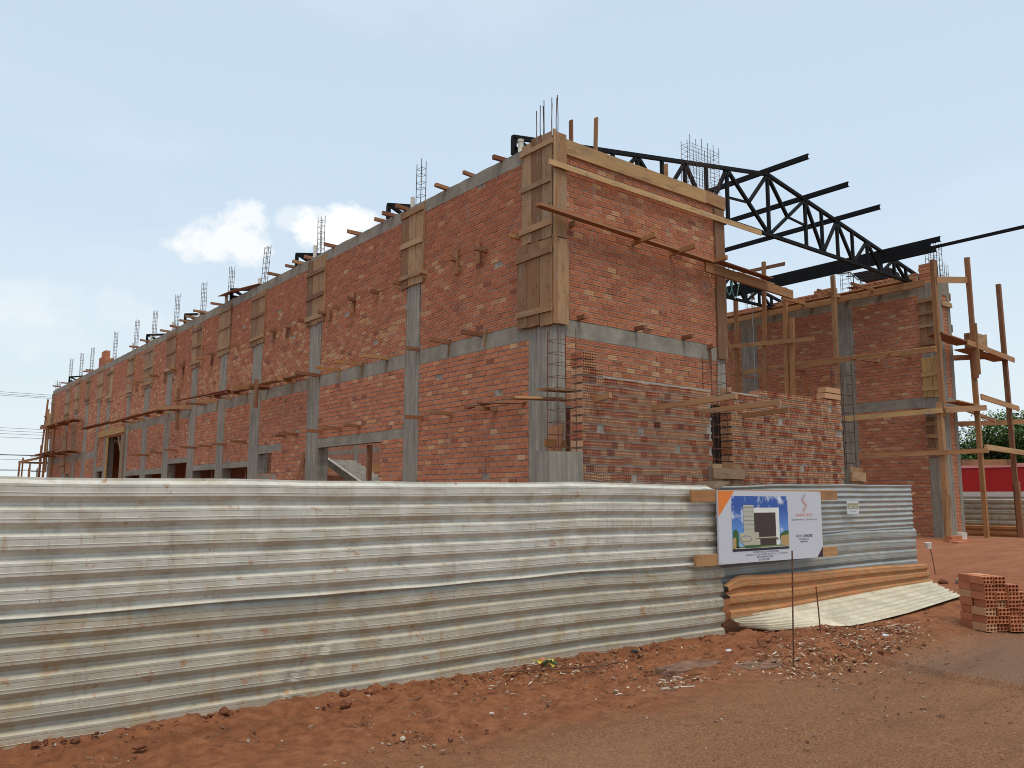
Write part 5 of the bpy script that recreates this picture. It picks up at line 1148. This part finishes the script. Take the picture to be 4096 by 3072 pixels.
# broken asphalt crust
simple('asphalt', (.16, .088, .058), .95, 0, .45, 12)
def crust(lab, cx, cy, rx, ry, h, seed):
    r = random.Random(seed); n = 18; mb = MB(); v = []
    for k in range(n):
        a = 2*math.pi*k/n; q = 1+r.uniform(-.3, .2); v.append((cx+rx*q*math.cos(a), cy+ry*q*math.sin(a)))
    top = [(x, y, float(gz(x, y))+h*(1+.3*r.uniform(-1, 1))) for x, y in v]; bot = [(x*1.0+(x-cx)*.03, y+(y-cy)*.03, float(gz(x, y))-.05) for x, y in v]
    f = [tuple(range(n))]+[(k, k+n, (k+1) % n+n, (k+1) % n) for k in range(n)]
    mb.raw(top+bot, f); return tag(mb.build('asphalt_crust', 'asphalt'), lab, 'asphalt')
crust('broken crust of old asphalt below the sign, left piece', 6.55, 5.45, .45, .16, .03, 1); crust('broken crust of old asphalt below the sign, right piece', 7.1, 5.1, .35, .13, .025, 2)

# ------------------------------------------------------------------ beyond, on the right
bf = thing('corrugated_fence', 'dirty corrugated side fence beyond the road-end scaffold, below the red wall', 'fence', (30, 11.8, 0))
def sheetY(parent, x, ya, yb, z0, z1, mat, seed):
    pr = trap_profile(z0, z1, .178, .036); n = int((yb-ya)/.1); m_ = len(pr); V = []
    for i in range(n+1):
        y = ya+(yb-ya)*i/n
        for z, o in pr: V.append((x-o+.01*mnoise.noise(Vector((y*1.5, z*2, seed))), y, z))
    ii, jj = np.meshgrid(np.arange(n), np.arange(m_-1), indexing='ij'); q = (ii*m_+jj).ravel(); F = np.stack([q, q+m_, q+m_+1, q+1], -1)
    V = np.array(V); me = np_mesh('sheet', V-np.array(parent.location[:]), F); lc = V.copy(); lc[:, 2] -= .2; finish(me, lc.astype(np.float32), None, mat)
    o = bpy.data.objects.new('sheet', me); COL.objects.link(o); o.parent = parent
sheetY(bf, 30.05, 4, 15.0, .72, 1.66, 'galvanised_dirty', 3); sheetY(bf, 30.0, 4, 15.0, -.05, .78, 'rust_sheet', 5)
flat('red_paint', (.34, .012, .012), .5); flat('pink_coping', (.60, .26, .25)); flat('white_wall', (.48, .46, .42))
rwl = thing('red_wall', 'dark red painted wall with a pink coping beyond the side fence', 'wall', (47, 16, 0))
MB().span((47, 4, 2.02), (47.2, 30, 3.28)).build('red_face', 'red_paint', rwl); MB().span((46.96, 4, 3.28), (47.24, 30, 3.48)).build('coping', 'pink_coping', rwl); MB().span((46.98, 4, 1.76), (47.2, 30, 2.016)).build('white_base', 'white_wall', rwl); MB().span((47, 4, -.3), (47.2, 30, 1.76)).build('plinth', 'beam_concrete', rwl)
m = NT('leaf'); t = m.attr('tone').outputs['Fac']; m.col(m.ramp(t, [(0, (.022, .06, .014)), (.5, (.06, .13, .028)), (1, (.12, .20, .045))]), .6); m.b.inputs['Specular IOR Level'].default_value = .25
simple('bark', (.10, .075, .055), .9)
def tree(label, x, y, h, rad, seed, nleaf=9000):
    r = random.Random(seed); t = thing('broadleaf_tree', label, 'tree', (x, y, 0), 'trees beyond the red wall')
    mb = MB(); mb.tube([(x, y, -.2), (x+.1, y, h*.25), (x+.05, y+.1, h*.5), (x, y, h*.8)], [.28, .22, .16, .06], 8)
    tiers = []
    for k in range(22):
        a = r.uniform(0, 6.28); z0 = h*r.uniform(.28, .7); L = rad*r.uniform(.5, 1); ex = Vector((x+L*math.cos(a), y+L*math.sin(a), z0+h*r.uniform(.08, .3)))
        mb.tube([(x, y, z0), (x+(ex.x-x)*.5, y+(ex.y-y)*.5, z0+(ex.z-z0)*.65), ex], [.1, .06, .02], 5); tiers += [ex, Vector((x, y, z0)).lerp(ex, .6)]
    mb.build('trunk', 'bark', t)
    tiers.append(Vector((x, y, h*.93)))
    V = []; F = []; T = []
    for k in range(nleaf):
        c = r.choice(tiers); cr = rad*.34
        p = Vector((r.gauss(0, cr*.55), r.gauss(0, cr*.55), r.gauss(0, cr*.2))); q = c+p
        s = r.uniform(.05, .12); n_ = Vector((r.gauss(0, .5), r.gauss(0, .5), 1)).normalized(); u = n_.orthogonal().normalized()*s; w = n_.cross(u)*.55
        b = len(V); V += [q-u, q+w, q+u, q-w]; F.append((b, b+1, b+2, b+3)); T.append(r.random())
    me = np_mesh('crown', np.array([v[:] for v in V])-np.array([x, y, 0]), np.array(F)); finish(me, None, np.array(T, np.float32), 'leaf')
    o = bpy.data.objects.new('crown', me); COL.objects.link(o); o.parent = t
tree('dark green spreading tree behind the red wall, nearer the side wall', 53.5, 21.5, 6.0, 3.4, 3, 26000); tree('dark green spreading tree behind the red wall at the right picture edge', 55, 18.2, 6.9, 3.4, 5, 26000); tree('lower dark green tree between the two spreading trees', 57.5, 21.8, 5.6, 3.2, 8, 20000)
# ------------------------------------------------------------------ soil heap with bits by the scaffold foot
for k, (x, y, z, tn) in enumerate(((23.2, 10.4, .44, .5), (23.6, 10.3, .44, .35), (23.0, 10.1, .42, .6), (23.3, 10.4, .54, .3))):
    tag(MB().bar((x, y, z+.05), (x+.4, y-.1, z+.06), .2, .1, tone=tn).build('loose_brick', 'brick'), ['left loose red brick', 'right loose red brick', 'front loose red brick', 'loose red brick lying on top of the others'][k]+' at the foot of the side wall', 'brick')
tag(MB().tube([(24.0, 10.35, .42), (24.0, 10.35, .72)], [.12, .14], 12).build('paint_bucket', 'pvc'), 'white bucket at the foot of the side wall by the scaffold pole', 'bucket')

# ------------------------------------------------------------------ overhead wires and pole on the left
wire = NT('cable'); wire.col((.03, .03, .032), .6)
WZ = [(11.25, 'topmost'), (11.06, 'second highest'), (10.92, 'third highest'), (7.88, 'fourth highest'), (7.6, 'fifth highest'), (7.33, 'sixth highest'), (7.01, 'seventh highest'), (5.36, 'thick sagging'), (4.94, 'thin low')]
for z, nm in WZ:
    r_ = .045 if nm == 'thick sagging' else .016; s = .9 if nm == 'thick sagging' else .15
    pts = [(-30+4*k, 90, z+ (abs((-30+4*k)-8)/38)**2*s - .02) for k in range(20)]
    tag(MB().tube(pts, r_, 5).build('overhead_wire', 'cable'), '%s overhead wire left of the long wall' % nm, 'wire', 'overhead wires at the left')
up_ = thing('utility_pole', 'distant utility pole with a crossarm left of the far scaffold', 'utility pole', (30.0, 200, 0))
MB().tube([(30.2, 200, 0), (30.2, 200, 7.3)], [.2, .13], 8).build('pole', 'beam_concrete', up_); MB().bar((29.0, 199.8, 6.55), (31.6, 199.8, 6.5), .12, .15).build('crossarm', 'dark_iron', up_)
for x in (29.2, 30.0, 31.3): MB().tube([(x, 199.8, 6.6), (x, 199.8, 6.85)], .06, 6).build('insulator', 'dark_iron', up_)
for k, (za, zb) in enumerate(((6.9, 6.7), (5.3, 6.7))):
    tag(MB().tube([(-20+5*j, 200, za+(zb-za)*j/10+.004*(j-5)**2) for j in range(11)], .04, 5).build('overhead_wire', 'cable'), ['upper', 'lower'][k]+' far wire running to the distant utility pole', 'wire', 'overhead wires at the left')
